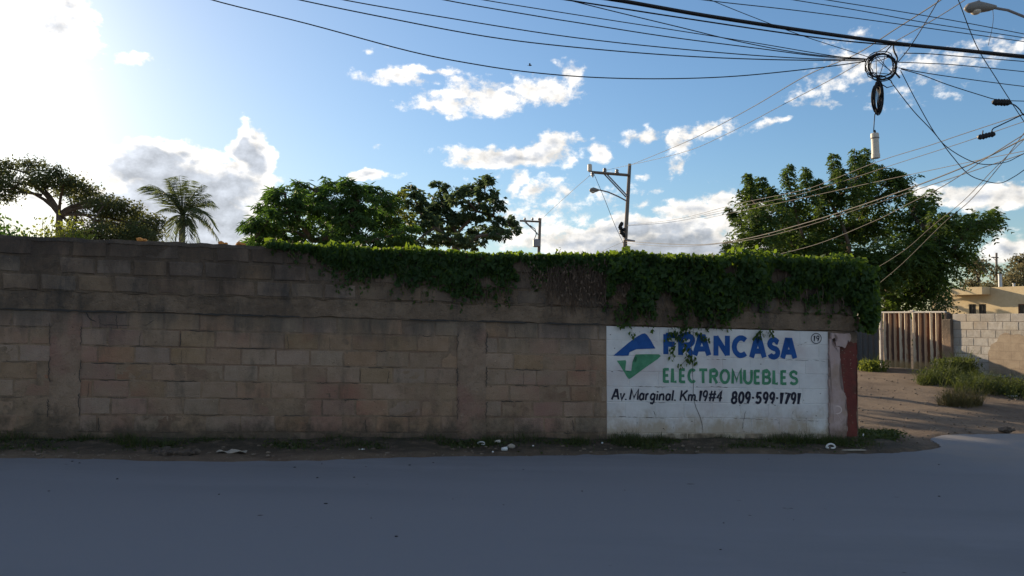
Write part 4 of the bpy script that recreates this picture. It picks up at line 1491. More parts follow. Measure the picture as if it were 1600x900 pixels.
tree('neem_tree', 'big tree with upright feathery shoots behind the rusty striped gate', 'tree', 31, (1400, 560), (1390, 440),
     [(1175, 316, 22, 14), (1150, 390, 14, 10), (1200, 340, 28, 18), (1188, 376, 28, 16), (1240, 312, 24, 16), (1255, 345, 34, 22), (1240, 384, 42, 16), (1300, 320, 26, 16), (1330, 292, 18, 14), (1345, 268, 10, 10), (1360, 312, 28, 18), (1398, 298, 14, 10), (1402, 282, 9, 7),
      (1310, 360, 44, 24), (1370, 350, 44, 24), (1440, 312, 20, 12), (1425, 335, 26, 18), (1470, 345, 20, 10), (1440, 370, 36, 22), (1490, 356, 28, 10), (1532, 345, 20, 9), (1506, 368, 14, 7), (1476, 386, 30, 16), (1400, 400, 52, 28), (1446, 418, 36, 22), (1330, 408, 54, 22),
      (1420, 450, 42, 22), (1464, 432, 24, 16), (1390, 470, 34, 16), (1498, 404, 12, 9), (1280, 395, 44, 16), (1170, 355, 18, 14), (1350, 440, 40, 22), (1452, 465, 24, 12), (1545, 342, 16, 8), (1520, 350, 18, 9), (1220, 360, 26, 18)],
     'right_tree', 'pinnate', (60, 9, .16), (.44, .19, 5), 2.4, .30,
     plumes=[(1175, 312, 1168, 273, 9), (1194, 312, 1188, 278, 12), (1236, 300, 1230, 259, 10), (1262, 300, 1258, 263, 9), (1278, 306, 1276, 281, 10), (1162, 358, 1140, 325, 9), (1310, 296, 1302, 241, 9), (1322, 300, 1312, 265, 9), (1342, 280, 1335, 233, 9), (1352, 278, 1352, 233, 11),
             (1376, 290, 1372, 257, 11), (1400, 300, 1402, 269, 10), (1297, 315, 1294, 291, 10), (1212, 318, 1206, 295, 10)])
tree('shade_tree', 'dark tree half hidden behind the big feathery tree, shading the cream house', 'tree', 50, (1350, 520), (1350, 455),
     [(1330, 420, 30, 14), (1350, 405, 26, 12), (1372, 418, 26, 14), (1395, 432, 22, 10), (1310, 436, 22, 10), (1360, 436, 30, 12), (1340, 446, 26, 10), (1412, 446, 14, 7)], 'dark_leaf', 'whorl', (14, 10, .06), (.42, .45), 2.6, .2)
for (u, v0, w, Y, lab) in ((1528, 404, 20, 75, 'spindly far tree with bare branching crown showing above the cream house roof'), (1556, 418, 26, 72, 'pale olive far tree in the middle of those behind the cream house'),
                           (1592, 402, 24, 70, 'taller olive far tree standing above the house roof by the picture edge')):
    n = 7
    cl = [(u + rnd.uniform(-.8, .8) * w, v0 + 8 + rnd.uniform(0, 38), rnd.uniform(8, 14), rnd.uniform(6, 10)) for k in range(n)] + [(u, v0 + 6, 8, 5)]
    if u != 1528:
        cl += [(u + rnd.uniform(-1, 1) * w, v0 + 30 + rnd.uniform(0, 18), 16, 9) for k in range(6)]
    tree('far_tree', lab, 'tree', Y, (u, 470), (u, v0 + 26), cl, 'far_leaf', 'leaf', ((16 if u != 1528 else 6), 18, .35), (.34, .5), 2.0, .16, group='trees beyond the house')
low_bush('bush', 'dark green bush beside the house corner, behind the striped gate', 27, 1440, 1500, 470, 500, 'weed', 2600, .12)

# ------------------------------------------------------------------ street furniture: poles, lamps, wires
def utility_pole(label, Y, top, bottom, arm, braces, lamp=None, transformer=False, r=.095):
    p1 = at(top[0], top[1], Y)
    pb = at(bottom[0], bottom[1], Y)
    k = (p1.z - 0.0) / (p1.z - pb.z)
    base = p1 + (pb - p1) * k
    root = empty('utility_pole', (base.x, Y, g(base.x, Y)))
    o0 = Vector(root.location)
    mb = MB()
    mb.tube([Vector((0, 0, -.2)), (p1 - o0) * .5, p1 - o0], [r * 1.3, r * 1.1, r * .85], 10)
    mb.build('pole', MT['pole'], root, smooth=True)
    a, c = at(arm[0], arm[1], Y - .16), at(arm[2], arm[3], Y - .16)
    mb = MB()
    d = (c - a).normalized()
    mb.tube([a - o0, c - o0], .07, 4)
    mb.build('crossarm', MT['pole'], root)
    tag(root, label, 'utility pole')
    for (u0, v0, u1, v1) in braces:
        mb = MB()
        mb.tube([at(u0, v0, Y - .12) - o0, at(u1, v1, Y - .12) - o0], .035, 5)
        mb.build('brace', MT['steel'], root)
    return root, o0, a, c
pole1, o0, a, c = utility_pole('utility pole with a street lamp and a one-sided crossarm, rising behind the creeper', 37, (984, 256), (976, 398), (924, 269, 985, 274), [(944, 272, 978, 308), (948, 272, 980, 306)])
for (u, v, s, mat) in ((945, 266, 1.0, 'steel'), (964, 268, 1.2, 'steel'), (926, 272, .8, 'steel')):
    mb = MB()
    p = at(u, v + 5, 36.84) - o0
    mb.lathe(p, [(.04, 0), (.05, .08), (.10, .10), (.10, .13), (.05, .15), (.09, .19), (.09, .22), (.04, .27)], 8)
    mb.build('insulator', MT[mat], pole1)
mb = MB()
p = at(921.5, 267, 36.84) - o0
mb.lathe(p, [(.05, -.06), (.10, 0), (.11, .02), (.11, .28), (.09, .32), (.03, .34)], 10)
mb.build('arrester', MT['pvc'], pole1)
def lamp_head(pts_tip, pts_back, w, parent, o0, Y):
    """cobra-head luminaire: tapered shell with a bowl beneath"""
    a, c = pts_tip, pts_back
    mb = MB()
    mb.tube([a - o0, a.lerp(c, .12) - o0 + Vector((0, 0, w * .1)), a.lerp(c, .4) - o0 + Vector((0, 0, w * .18)), a.lerp(c, .8) - o0, c - o0], [w * .25, w * .75, w, w * .6, w * .3], 10)
    h = mb.build('lamp_head', MT['lamp_grey'], parent, smooth=True)
    mb = MB()
    q = a.lerp(c, .36) - o0 - Vector((0, 0, w * .45))
    mb.lathe(q, [(w * .8, 0), (w * .75, -w * .25), (w * .5, -w * .5), (w * .15, -w * .6)], 12)
    mb.build('lamp_lens', MT['lens'], h, smooth=True)
mb = MB()
mb.tube([at(u, v, 37 - .15) - o0 for u, v in ((979, 314), (966, 307), (950, 300), (937, 297), (933, 297))], .035, 6)
mb.build('lamp_arm', MT['steel'], pole1)
lamp_head(at(921, 298, 36.85), at(936, 297, 36.85), .13, pole1, o0, 37)
mb = MB()
for k in range(9):
    mb.lump(at(972 + rnd.uniform(-3, 4), 350 + k * 2.2, 36.8) - o0, (.10, .10, .12), 1, .2)
mb.build('cable_clamp', MT['wire'], pole1)
mb = MB()
mb.tube([at(975, 374, 36.8) - o0, at(992, 377, 36.8) - o0], .05, 5)
mb.build('spreader', MT['steel'], pole1)
pole2, o2, a, c = utility_pole('smaller far utility pole with a transformer box, beside the round dark tree', 57, (844, 341), (842, 395), (812, 345, 845, 346.5), [(820, 347, 840, 365), (822, 347, 841, 367)], r=.12)
mb = MB()
mb.lathe(at(838, 386, 56.7) - o2, [(.22, 0), (.26, .05), (.26, .5), (.2, .58)], 10)
mb.build('transformer', MT['steel'], pole2)
for u in (820, 832, 842):
    mb = MB()
    mb.lathe(at(u, 345.5, 56.84) - o2, [(.05, 0), (.06, .1), (.1, .14), (.05, .26)], 6)
    mb.build('insulator', MT['steel'], pole2)
mb = MB()
mb.tube([at(u, v, 56.7) - o2 for u, v in ((828, 352), (836, 358), (838, 366), (834, 376), (838, 384))], .03, 4)
mb.build('jumper_cable', MT['wire'], pole2)
pole3, o3, a, c = utility_pole('thin distant utility pole with a short crossarm beyond the cream house', 95, (1557, 395), (1557, 440), (1549, 402, 1560, 402.5), [(1552, 403, 1557, 408)], r=.14)

# pole just outside the picture carries the lamp over the lane and takes up the wires
PY = 13.0
pp = at(1668, 500, PY)
pole4 = empty('utility_pole', (pp.x, PY, g(pp.x, PY)))
o4 = Vector(pole4.location)
mb = MB()
mb.tube([Vector((0, 0, -.2)), Vector((0, 0, 4)), Vector((.02, 0, 8.6))], [.17, .15, .12], 10)
mb.build('pole', MT['pole'], pole4, smooth=True)
mb = MB()
mb.tube([at(u, v, PY) - o4 for u, v in ((1672, 60), (1640, 42), (1600, 26), (1575, 16), (1552, 12))], .022, 6)
mb.build('lamp_arm', MT['steel'], pole4)
lamp_head(at(1507, 14, PY), at(1556, 11, PY), .105, pole4, o4, PY)
mb = MB()
mb.lathe(at(1529, 6, PY) - o4, [(.03, -.02), (.035, .03), (.02, .055)], 8)
mb.build('photocell', MT['frame_dark'], pole4)
tag(pole4, 'street lamp with a grey cobra head on a curved arm over the lane corner', 'street lamp')

def spline(pts, n):
    """Catmull-Rom through 3D points"""
    out = []
    P4 = [pts[0] * 2 - pts[1]] + pts + [pts[-1] * 2 - pts[-2]]
    for i in range(1, len(P4) - 2):
        a, b_, c_, d_ = P4[i - 1], P4[i], P4[i + 1], P4[i + 2]
        for k in range(n):
            s = k / n
            out.append(.5 * ((2 * b_) + (c_ - a) * s + (2 * a - 5 * b_ + 4 * c_ - d_) * s * s + (3 * b_ - a - 3 * c_ + d_) * s ** 3))
    out.append(pts[-1])
    return out
def wire(label, px, Y0, Y1, r=.007, mat='wire', name='overhead_wire', cat='wire', group='overhead wires'):
    # depth runs smoothly along the wire
    L = [0]
    for i in range(1, len(px)):
        L.append(L[-1] + math.hypot(px[i][0] - px[i - 1][0], px[i][1] - px[i - 1][1]))
    tot = L[-1]
    pts = []
    for (u, v), l in zip(px, L):
        s = l / tot
        Y = 1 / ((1 - s) / Y0 + s / Y1)
        pts.append(at(u, v, Y))
    q = spline(pts, 6)
    o0 = q[0].copy()
    mb = MB()
    ws = [max(r, .00036 * p.y) for p in q] if False else r
    mb.tube([p - o0 for p in q], r * (.8 if mat == 'pale_wire' else 1), 6)
    o = mb.build(name, MT[mat], None, smooth=True)
    o.location = o0
    return tag(o, label, cat, group)

wire('lowest and longest wire sagging from the upper edge to the cable coil', [(250, -32), (325, -2), (480, 37), (640, 80), (740, 100), (830, 113), (930, 121), (1040, 123), (1150, 119), (1270, 107), (1352, 96)], 8.6, 10.3, .007)
wire('second lowest of the wires fanning from the coil, straight above the lowest sagging wire', [(380, -22), (460, -2), (600, 27), (760, 57), (900, 74), (1060, 87), (1200, 93), (1352, 95)], 8.6, 10.3, .007)
wire('third lowest wire of the fan ending at the cable coil', [(450, -22), (528, -2), (700, 28), (900, 59), (1100, 80), (1250, 91), (1352, 93)], 8.8, 10.3, .0065)
wire('fourth lowest wire of the fan ending at the cable coil', [(600, -24), (690, -1), (850, 27), (900, 35), (1040, 57), (1180, 75), (1280, 88), (1352, 93)], 8.8, 10.4, .0065)
wire('fifth lowest wire of the fan, thin and nearly straight into the coil', [(660, -20), (745, -2), (900, 23), (1060, 48), (1180, 67), (1300, 87), (1354, 92)], 8.9, 10.4, .0055)
wire('uppermost wire of the fan, crossing its neighbours before the coil', [(800, -22), (880, -2), (960, 18), (1060, 42), (1160, 66), (1260, 84), (1354, 92)], 9.0, 10.4, .006)
wire('heavy black cable bundle running along the road above the coil', [(840, -14), (950, -2), (1100, 24), (1250, 47), (1395, 67), (1500, 78), (1600, 88), (1690, 96)], 9.0, 11.0, .024, name='cable_bundle', cat='cable')
wire('thin messenger wire tight under the heavy black cable bundle', [(790, -14), (893, 1), (1040, 24), (1200, 48), (1320, 64), (1450, 75), (1600, 91), (1690, 99)], 9.05, 11.05, .009)
wire('upper wire of the close pair crossing the top corner to the lamp', [(1200, -18), (1287, -1), (1400, 17), (1500, 34), (1600, 53), (1690, 70)], 10.5, 12.6, .006)
wire('lower wire of the close pair crossing the top corner under the lamp', [(1140, -18), (1235, -1), (1340, 16), (1450, 36), (1600, 59), (1690, 75)], 10.4, 12.5, .006)
wire('thicker wire just above the heavy bundle at the top corner', [(1010, -14), (1108, 1), (1250, 17), (1400, 37), (1500, 51), (1600, 65), (1690, 78)], 9.8, 12.0, .006)
wire('short wire slanting down across the heavy bundle to the coil', [(1060, -22), (1108, -1), (1180, 28), (1260, 58), (1360, 90)], 9.2, 10.35, .0045)
wire('wire leaving the coil almost level under the heavy bundle', [(1412, 83), (1450, 84), (1500, 88), (1600, 96), (1690, 104)], 10.3, 11.8, .0065)
wire('wire leaving the coil level with its middle', [(1398, 97), (1450, 99), (1500, 102), (1600, 112), (1690, 122)], 10.3, 11.8, .006)
wire('wire leaving the coil and sagging towards the lamp pole', [(1404, 106), (1440, 113), (1500, 122), (1600, 135), (1690, 144)], 10.3, 11.9, .006)
wire('wire sloping from the coil down to the upper splice case', [(1408, 108), (1440, 117), (1480, 132), (1530, 148), (1560, 156), (1600, 158), (1690, 160)], 10.3, 11.6, .006)
wire('power line rising from the street-lamp pole across the coil to the top edge', [(985, 258), (1060, 227), (1110, 203), (1180, 165), (1260, 118), (1335, 86), (1400, 45), (1467, 2), (1490, -16)], 36.9, 12.0, .010)
wire('fainter power line following below the one that crosses the coil', [(947, 266), (1060, 240), (1130, 212), (1230, 160), (1310, 118), (1390, 70), (1460, 30), (1520, -8)], 36.9, 13.0, .008)
wire('steep wire from the coil up to the top edge', [(1403, 97), (1420, 76), (1440, 45), (1467, -1), (1475, -16)], 10.3, 9.5, .006)
wire('steep straight wire crossing all others beneath the lamp', [(1488, -18), (1497, -1), (1525, 70), (1555, 120), (1600, 190), (1650, 262)], 9.5, 11.5, .006)
wire('long slack loop from the coil, the upper of two hanging loops', [(1407, 110), (1433, 160), (1460, 207), (1480, 230), (1513, 250), (1540, 257), (1573, 253), (1600, 240), (1660, 214)], 10.3, 11.5, .006)
wire('deeper slack loop from the coil, the lower of two hanging loops', [(1392, 128), (1427, 173), (1460, 208), (1487, 243), (1513, 272), (1540, 283), (1563, 286), (1583, 277), (1605, 262), (1670, 214)], 10.3, 11.5, .006)
wire('pale twisted cable drooping from the street-lamp pole across the big feathery tree', [(978, 377), (1040, 381), (1100, 382), (1170, 372), (1250, 351), (1330, 326), (1430, 291), (1530, 251), (1600, 217), (1668, 186)], 36.8, 13.0, .016, 'pale_wire', 'service_cable', 'cable')
wire('second pale cable just beneath the twisted one from the street-lamp pole', [(978, 380), (1040, 385), (1090, 384), (1170, 375), (1250, 356), (1340, 327), (1470, 284), (1600, 240), (1668, 216)], 36.8, 13.2, .010, 'pale_wire', 'service_cable', 'cable')
wire('pale wire crossing the upper shoots of the feathery tree, upper of three', [(980, 352), (1060, 342), (1150, 319), (1250, 298), (1300, 281), (1373, 252), (1450, 228), (1500, 211), (1600, 178), (1668, 155)], 36.8, 12.6, .009, 'pale_wire')
wire('pale wire crossing the upper shoots of the feathery tree, middle of three', [(1080, 340), (1150, 324), (1240, 306), (1330, 279), (1400, 256), (1500, 224), (1600, 190), (1668, 168)], 30, 12.6, .008, 'pale_wire')
wire('thin wire across the big feathery tree, lowest of three', [(1100, 342), (1170, 327), (1260, 308), (1360, 286), (1440, 269), (1530, 250), (1600, 236), (1668, 222)], 32, 12.6, .008, 'pale_wire')
wire('pale cable rising from the creeper across the dark middle of the feathery tree', [(1184, 405), (1275, 382), (1365, 346), (1415, 321), (1475, 290), (1540, 248), (1600, 210), (1668, 170)], 22, 12.5, .010, 'pale_wire', 'service_cable', 'cable')
wire('upper of two pale cables rising from the wall end to the lamp pole', [(1358, 426), (1412, 392), (1456, 354), (1506, 313), (1553, 264), (1600, 218), (1668, 150)], 21, 12.6, .008, 'pale_wire', 'service_cable', 'cable')
wire('lower of two pale cables rising from the wall end to the lamp pole', [(1370, 446), (1412, 410), (1475, 348), (1515, 314), (1560, 262), (1600, 208), (1660, 130)], 21, 12.6, .009, 'pale_wire', 'service_cable', 'cable')
wire('faint far wire running from the street-lamp pole to the far utility pole', [(922, 274), (900, 293), (870, 320), (843, 345)], 36.8, 56.8, .014, 'pale_wire')
wire('thin stay wire slanting down beside the street-lamp pole', [(929, 274), (945, 312), (960, 350), (974, 380)], 36.7, 36.7, .012)
wire('pale service wire leaving the street-lamp pole below its lamp', [(980, 353), (1040, 348), (1090, 340), (1140, 330)], 36.7, 34, .010, 'pale_wire')
wire('dim wire slanting behind the creeper from the street-lamp pole', [(974, 378), (955, 386), (930, 398), (915, 405)], 37, 42, .010, 'pale_wire')
# drop from the lamp
wire('short loose wire hanging under the street lamp head', [(1551, 12), (1552, 30), (1549, 50), (1544, 71)], PY, PY, .004)

# coil, skein and splice cases
CY = 10.3
def px2m(p):
    return p / F * CY
ctr = at(1378, 104, CY)
coil = empty('cable_coil', ctr)
mb = MB()
for k in range(9):
    r0 = px2m(21 + rnd.uniform(-3.0, 3.5))
    ox, oz = px2m(rnd.uniform(-2.5, 2.5)), px2m(rnd.uniform(-2.5, 2.5))
    pts = [Vector((ox + r0 * math.cos(a_ * math.pi / 14) * (1.05), rnd.uniform(-.02, .02), oz + r0 * .95 * math.sin(a_ * math.pi / 14))) for a_ in range(29)]
    mb.tube(pts, .0065, 5)
mb.build('winding', MT['wire'], coil, smooth=True)
mb = MB()
for k in range(6):
    a_ = rnd.uniform(0, 6.28)
    q = rnd.uniform(1.6, 3.6)
    r0 = px2m(23)
    p0, p1 = Vector((r0 * math.cos(a_), .0, r0 * math.sin(a_))), Vector((r0 * math.cos(a_ + q), 0, r0 * math.sin(a_ + q)))
    mb.tube(bez(p0, (p0 + p1) * .2 + Vector((rnd.uniform(-.05, .05), rnd.uniform(-.04, .04), rnd.uniform(-.05, .05))), p1, 8), .005, 4)
pts = [at(1396, 70, 10.4), at(1397, 80, CY), at(1402, 92, CY), at(1398, 110, CY), at(1406, 122, CY)]
mb.tube([p - ctr for p in spline(pts, 5)], .012, 5)
pts = [at(1396, 68, 10.4), at(1388, 76, CY), at(1384, 82, CY)]
mb.tube([p - ctr for p in spline(pts, 5)], .008, 5)
mb.build('hanger', MT['wire'], coil, smooth=True)
tag(coil, 'round coil of slack black cable hung under the heavy overhead bundle', 'cable coil')
sk = at(1371, 153, CY)
skein = empty('cable_skein', sk)
mb = MB()
for k in range(14):
    w, h = px2m(rnd.uniform(3, 10)), px2m(rnd.uniform(20, 27))
    ox = px2m(rnd.uniform(-2, 4))
    ph = rnd.uniform(0, 6.28)
    mb.tube([Vector((ox + w * math.cos(i * math.pi / 10), .035 * math.sin(i * math.pi / 10 + ph), h * math.sin(i * math.pi / 10))) for i in range(21)], .008, 5)
mb.build('winding', MT['wire'], skein, smooth=True)
for pts_, r_ in ((((1372, 124), (1371, 131)), .018), (((1382, 120), (1392, 126), (1396, 134), (1386, 137), (1378, 132)), .007), (((1367, 178), (1366, 190), (1365, 206)), .006)):
    mb = MB()
    mb.tube([at(u, v, CY) - sk for u, v in pts_], r_, 6)
    mb.build('lead', MT['wire'], skein, smooth=True)
tag(skein, 'elongated hank of black cable hanging straight below the round coil', 'cable hank')
cl = at(1367.5, 228, CY)
clo = empty('splice_closure', cl)
mb = MB()
r0, h0 = px2m(6.3), px2m(20)
mb.lathe((0, 0, 0), [(r0 * .4, h0), (r0 * .9, h0), (r0 * .98, h0 * .94), (r0 * .98, h0 * .62), (r0 * .9, h0 * .60), (r0 * .92, -h0 * .62), (r0 * 1.02, -h0 * .64), (r0 * 1.02, -h0 * .96), (r0 * .8, -h0)], 16, (-.03, 0, 1))
mb.build('body', MT['pvc'], clo, smooth=False)
mb = MB()
mb.lathe((0, 0, 0), [(r0 * 1.03, h0 * .58), (r0 * 1.06, h0 * .60), (r0 * 1.06, h0 * .64), (r0 * 1.03, h0 * .66)], 16, (-.03, 0, 1))
mb.build('clamp_band', MT['lamp_grey'], clo)
mb = MB()
mb.lathe((-.003, 0, h0), [(.018, -.005), (.018, .02), (.01, .045)], 8)
mb.build('cable_gland', MT['wire'], clo)
tag(clo, 'beige cylindrical splice closure dangling from the hank of black cable', 'splice closure')
def splice(label, u, v, ang, L, w, leads):
    c = at(u, v, 11.4)
    root = empty('splice_case', c)
    mb = MB()
    d = Vector((math.cos(ang), 0, math.sin(ang)))
    for k in range(5):
        mb.lump(d * (L * (k / 4 - .5) * .8), (w * 1.15, w, w), 1, .12)
    mb.tube([d * (-L / 2), d * (L / 2)], w * .75, 7)
    mb.build('body', MT['wire'], root)
    for pts in leads:
        mb = MB()
        mb.tube([p - c for p in spline([at(a_, b_, 11.4) for a_, b_ in pts], 5)], .009, 5)
        mb.build('lead', MT['wire'], root, smooth=True)
    return tag(root, label, 'splice case', 'black splice cases')
splice('lumpy black splice case with a lead curling to the lamp pole, upper of two', 1565, 160, -.04, .21, .055, [[(1576, 162), (1585, 164), (1594, 172), (1600, 180), (1640, 215)]])
splice('ribbed black splice case slung under a slanting cable, lower of two', 1541, 212, .24, .23, .045, [[(1535, 210), (1536, 204)], [(1549, 207), (1552, 201), (1562, 196), (1600, 178), (1660, 150)]])

# ------------------------------------------------------------------ gate, yard wall, house
GYAW = R(-66)
dirg = Vector((math.cos(GYAW), math.sin(GYAW), 0))
GA = at(1378, 487, 23.0)
GA.z = 0
def along(u, base, d):
    """distance along a line from base in direction d that shows at picture column u"""
    k = (u - 800) / F / math.cos(PITCH)
    # x = k*(y + small); solved with the ground-level ray
    kk = ray(u, 530)
    kk = kk.x / kk.y
    return (kk * base.y - base.x) / (d.x - kk * d.y)
GL_ = along(1474, GA, dirg)
gz = .07
ztop = at(1378, 487, 23.0).z
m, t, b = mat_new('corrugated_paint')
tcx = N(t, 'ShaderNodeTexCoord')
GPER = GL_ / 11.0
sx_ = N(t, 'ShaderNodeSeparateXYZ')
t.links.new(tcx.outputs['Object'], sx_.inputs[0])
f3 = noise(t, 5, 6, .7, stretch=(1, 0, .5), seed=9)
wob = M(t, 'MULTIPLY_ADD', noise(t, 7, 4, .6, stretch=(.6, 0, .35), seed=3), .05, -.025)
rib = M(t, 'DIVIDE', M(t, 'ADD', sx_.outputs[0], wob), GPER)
# whitewashed crests, rusty flanks; grazing sun and shade are put into these stripes too
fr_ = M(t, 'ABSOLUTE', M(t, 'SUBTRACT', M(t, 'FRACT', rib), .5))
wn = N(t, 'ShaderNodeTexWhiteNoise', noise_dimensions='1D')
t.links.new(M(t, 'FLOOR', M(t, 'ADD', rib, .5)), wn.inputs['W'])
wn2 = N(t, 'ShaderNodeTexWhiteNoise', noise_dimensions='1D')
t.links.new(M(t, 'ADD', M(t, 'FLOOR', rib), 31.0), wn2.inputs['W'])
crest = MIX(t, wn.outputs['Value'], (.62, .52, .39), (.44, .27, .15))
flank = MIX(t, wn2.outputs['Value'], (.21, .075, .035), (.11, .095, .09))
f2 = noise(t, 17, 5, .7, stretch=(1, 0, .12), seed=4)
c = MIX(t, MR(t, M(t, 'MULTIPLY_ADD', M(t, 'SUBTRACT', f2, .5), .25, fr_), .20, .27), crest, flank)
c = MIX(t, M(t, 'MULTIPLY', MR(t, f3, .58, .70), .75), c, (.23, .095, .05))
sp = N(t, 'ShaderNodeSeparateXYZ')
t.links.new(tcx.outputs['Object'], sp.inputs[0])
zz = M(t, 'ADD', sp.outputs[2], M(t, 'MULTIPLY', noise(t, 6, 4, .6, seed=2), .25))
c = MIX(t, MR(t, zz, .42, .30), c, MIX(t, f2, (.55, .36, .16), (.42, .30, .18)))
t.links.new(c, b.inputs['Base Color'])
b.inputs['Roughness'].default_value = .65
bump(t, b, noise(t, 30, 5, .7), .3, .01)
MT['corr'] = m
def corrugated(name, L, z0, z1, per, amp, mat, parent, loc_x, ragged=.012):
    nx = int(L / per) * 8
    mb = MB()
    rows = [z0, z0 + .2, (z0 + z1) / 2, z1 - .2, z1]
    for z in rows:
        for i in range(nx + 1):
            x = L * i / nx
            ph = (x / per) % 1.0
            tri = abs(ph - .5) * 4 - 1
            y = amp * max(-1, min(1, tri * 1.35)) + mn.noise(Vector((x * 3, z * 2, 4))) * .01
            zz_ = z + (rnd.uniform(-ragged, ragged) if z in (z0, z1) else 0)
            mb.v.append((x, y, zz_))
    w = nx + 1
    for j in range(4):
        for i in range(nx):
            o = j * w + i
            mb.f.append((o, o + 1, o + w + 1, o + w))
    o = mb.build(name, mat, parent)
    o.location = (loc_x, 0, 0)
    md = o.modifiers.new('thickness', 'SOLIDIFY')
    md.thickness = .004
    return o
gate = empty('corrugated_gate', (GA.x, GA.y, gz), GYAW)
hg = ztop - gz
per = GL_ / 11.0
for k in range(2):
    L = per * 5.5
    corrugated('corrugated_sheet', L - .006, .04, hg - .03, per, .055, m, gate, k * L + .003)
mb = MB()
mb.box((-.02, -.05, hg - .045), (GL_ + .10, .03, hg), .003, .006)
mb.build('top_rail', plain('chalky_white_rail', (.50, .47, .43), .7), gate)
mb = MB()
mb.box((-.075, -.05, -.1), (-.02, .04, hg + .01), .003, .006)
mb.build('gate_post', plain('white_post', (.55, .53, .50), .7), gate)
mb = MB()
mb.box((GL_ * .5, -.07, hg - .01), (GL_ * .5 + .12, -.02, hg + .04), .008, .01)
mb.build('latch_lump', MT['pvc'], gate)
tag(gate, 'rusty and whitewashed corrugated iron gate standing across the end of the dirt lane', 'gate')
pst = empty('gatepost', (GA.x + dirg.x * (GL_ + .03), GA.y + dirg.y * (GL_ + .03), gz), GYAW)
mb = MB()
pl = along(1488, GA, dirg) - GL_
mb.box((.0, -.09, -.2), (pl, .20, hg - .22), .008, .02)
mb.build('shaft', MT['column'], pst)
mb = MB()
mb.box((.01, -.03, hg - .225), (pl * .5, .17, hg - .05), .02, .03)
mb.build('broken_head', MT['column'], pst)
tag(pst, 'squat tan concrete gatepost between the striped gate and the grey block wall', 'gatepost')
# shaded sheet between the gate and the wall's end
fe = empty('sheet_fence', (GA.x - 2.15, 23.0, gz), 0)
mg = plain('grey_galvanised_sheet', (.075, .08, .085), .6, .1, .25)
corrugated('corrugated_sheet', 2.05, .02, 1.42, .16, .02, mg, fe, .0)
mb = MB()
mb.box((0, .03, .2), (2.05, .07, .25))
mb.build('rail', MT['pole'], fe)
mb = MB()
mb.box((0, .03, 1.15), (2.05, .07, 1.2))
mb.build('rail', MT['pole'], fe)
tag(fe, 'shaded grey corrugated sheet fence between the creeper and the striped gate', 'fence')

# grey block yard wall
GB = GA + dirg * along(1489, GA, dirg)
YW = R(-67)
dw_ = Vector((math.cos(YW), math.sin(YW), 0))
yard = empty('yard_wall', (GB.x, GB.y, .08), YW)
tag(yard, 'unpainted grey concrete block wall beside the striped gate, grass along its foot', 'wall')
ytop = at(1489, 490, GB.y).z - .08
nc = 8
hy = ytop / 7.5
mb = MB()
mb.box((.0, .006, -.5), (6.0, .15, ytop - .012))
mb.build('mortar_bed', MT['grey_mortar'], yard)
for i in range(nc):
    hc = ytop - hy * (i + .5)
    p = 0.0
    first = True
    while p < 6.0:
        L = .2 if (first and i % 2) else .4
        first = False
        L = min(L, 6.0 - p)
        if L < .06:
            break
        me = block_mesh('grey_block', round((L - .012) / .01) * .01, hy - .013, rnd.randrange(6))
        o = link('block', me, yard)
        o.location = (p + L / 2, rnd.uniform(-.003, .003), hc)
        p += L
# weathered mud splash on part of the wall is a rough skim of cement
mb = MB()
n_ = 26
pts = [(1.02, .05), (1.0, .55), (1.06, .80), (1.25, .88), (1.30, 1.05), (1.45, 1.10), (1.9, 1.06), (3.2, 1.08), (3.2, .05)]
bm = bmesh.new()
vs = []
for i in range(len(pts)):
    a_, b_ = pts[i], pts[(i + 1) % len(pts)]
    k = max(1, int(math.hypot(b_[0] - a_[0], b_[1] - a_[1]) / .07))
    for q in range(k):
        vs.append((a_[0] + (b_[0] - a_[0]) * q / k + (rnd.uniform(-.02, .02) if i < 7 else 0), a_[1] + (b_[1] - a_[1]) * q / k + (rnd.uniform(-.02, .02) if i < 7 else 0)))
f = bm.faces.new([bm.verts.new((p[0], -.0075, p[1])) for p in vs])
bmesh.ops.triangulate(bm, faces=[f])
bm.verts.index_update()
mb.add([q.co[:] for q in bm.verts] + [(p[0], .01, p[1]) for p in vs], [[q.index for q in (f.verts if f.normal.y < 0 else reversed(list(f.verts)))] for f in bm.faces] + [(i, (i + 1) % len(vs), len(vs) + (i + 1) % len(vs), len(vs) + i) for i in range(len(vs))])
bm.free()
m, t, b = mat_new('cement_skim')
c = MIX(t, MR(t, noise(t, 4, 6, .7), .3, .7), (.27, .21, .155), (.36, .29, .215))
# the coursing shows through the thin skim
br = N(t, 'ShaderNodeTexBrick')
mp = N(t, 'ShaderNodeMapping')
mp.inputs['Rotation'].default_value = (R(90), 0, 0)
t.links.new(N(t, 'ShaderNodeTexCoord').outputs['Object'], mp.inputs[0])
t.links.new(mp.outputs[0], br.inputs['Vector'])
br.inputs['Scale'].default_value = 1.0
br.inputs['Brick Width'].default_value = .4
br.inputs['Row Height'].default_value = hy
br.inputs['Mortar Size'].default_value = .008
c = MIX(t, M(t, 'MULTIPLY', br.outputs['Fac'], .35), c, (.16, .125, .095))
t.links.new(c, b.inputs['Base Color'])
b.inputs['Roughness'].default_value = .95
bump(t, b, noise(t, 40, 5, .7), .5, .01)
mb.build('cement_skim', m, yard)

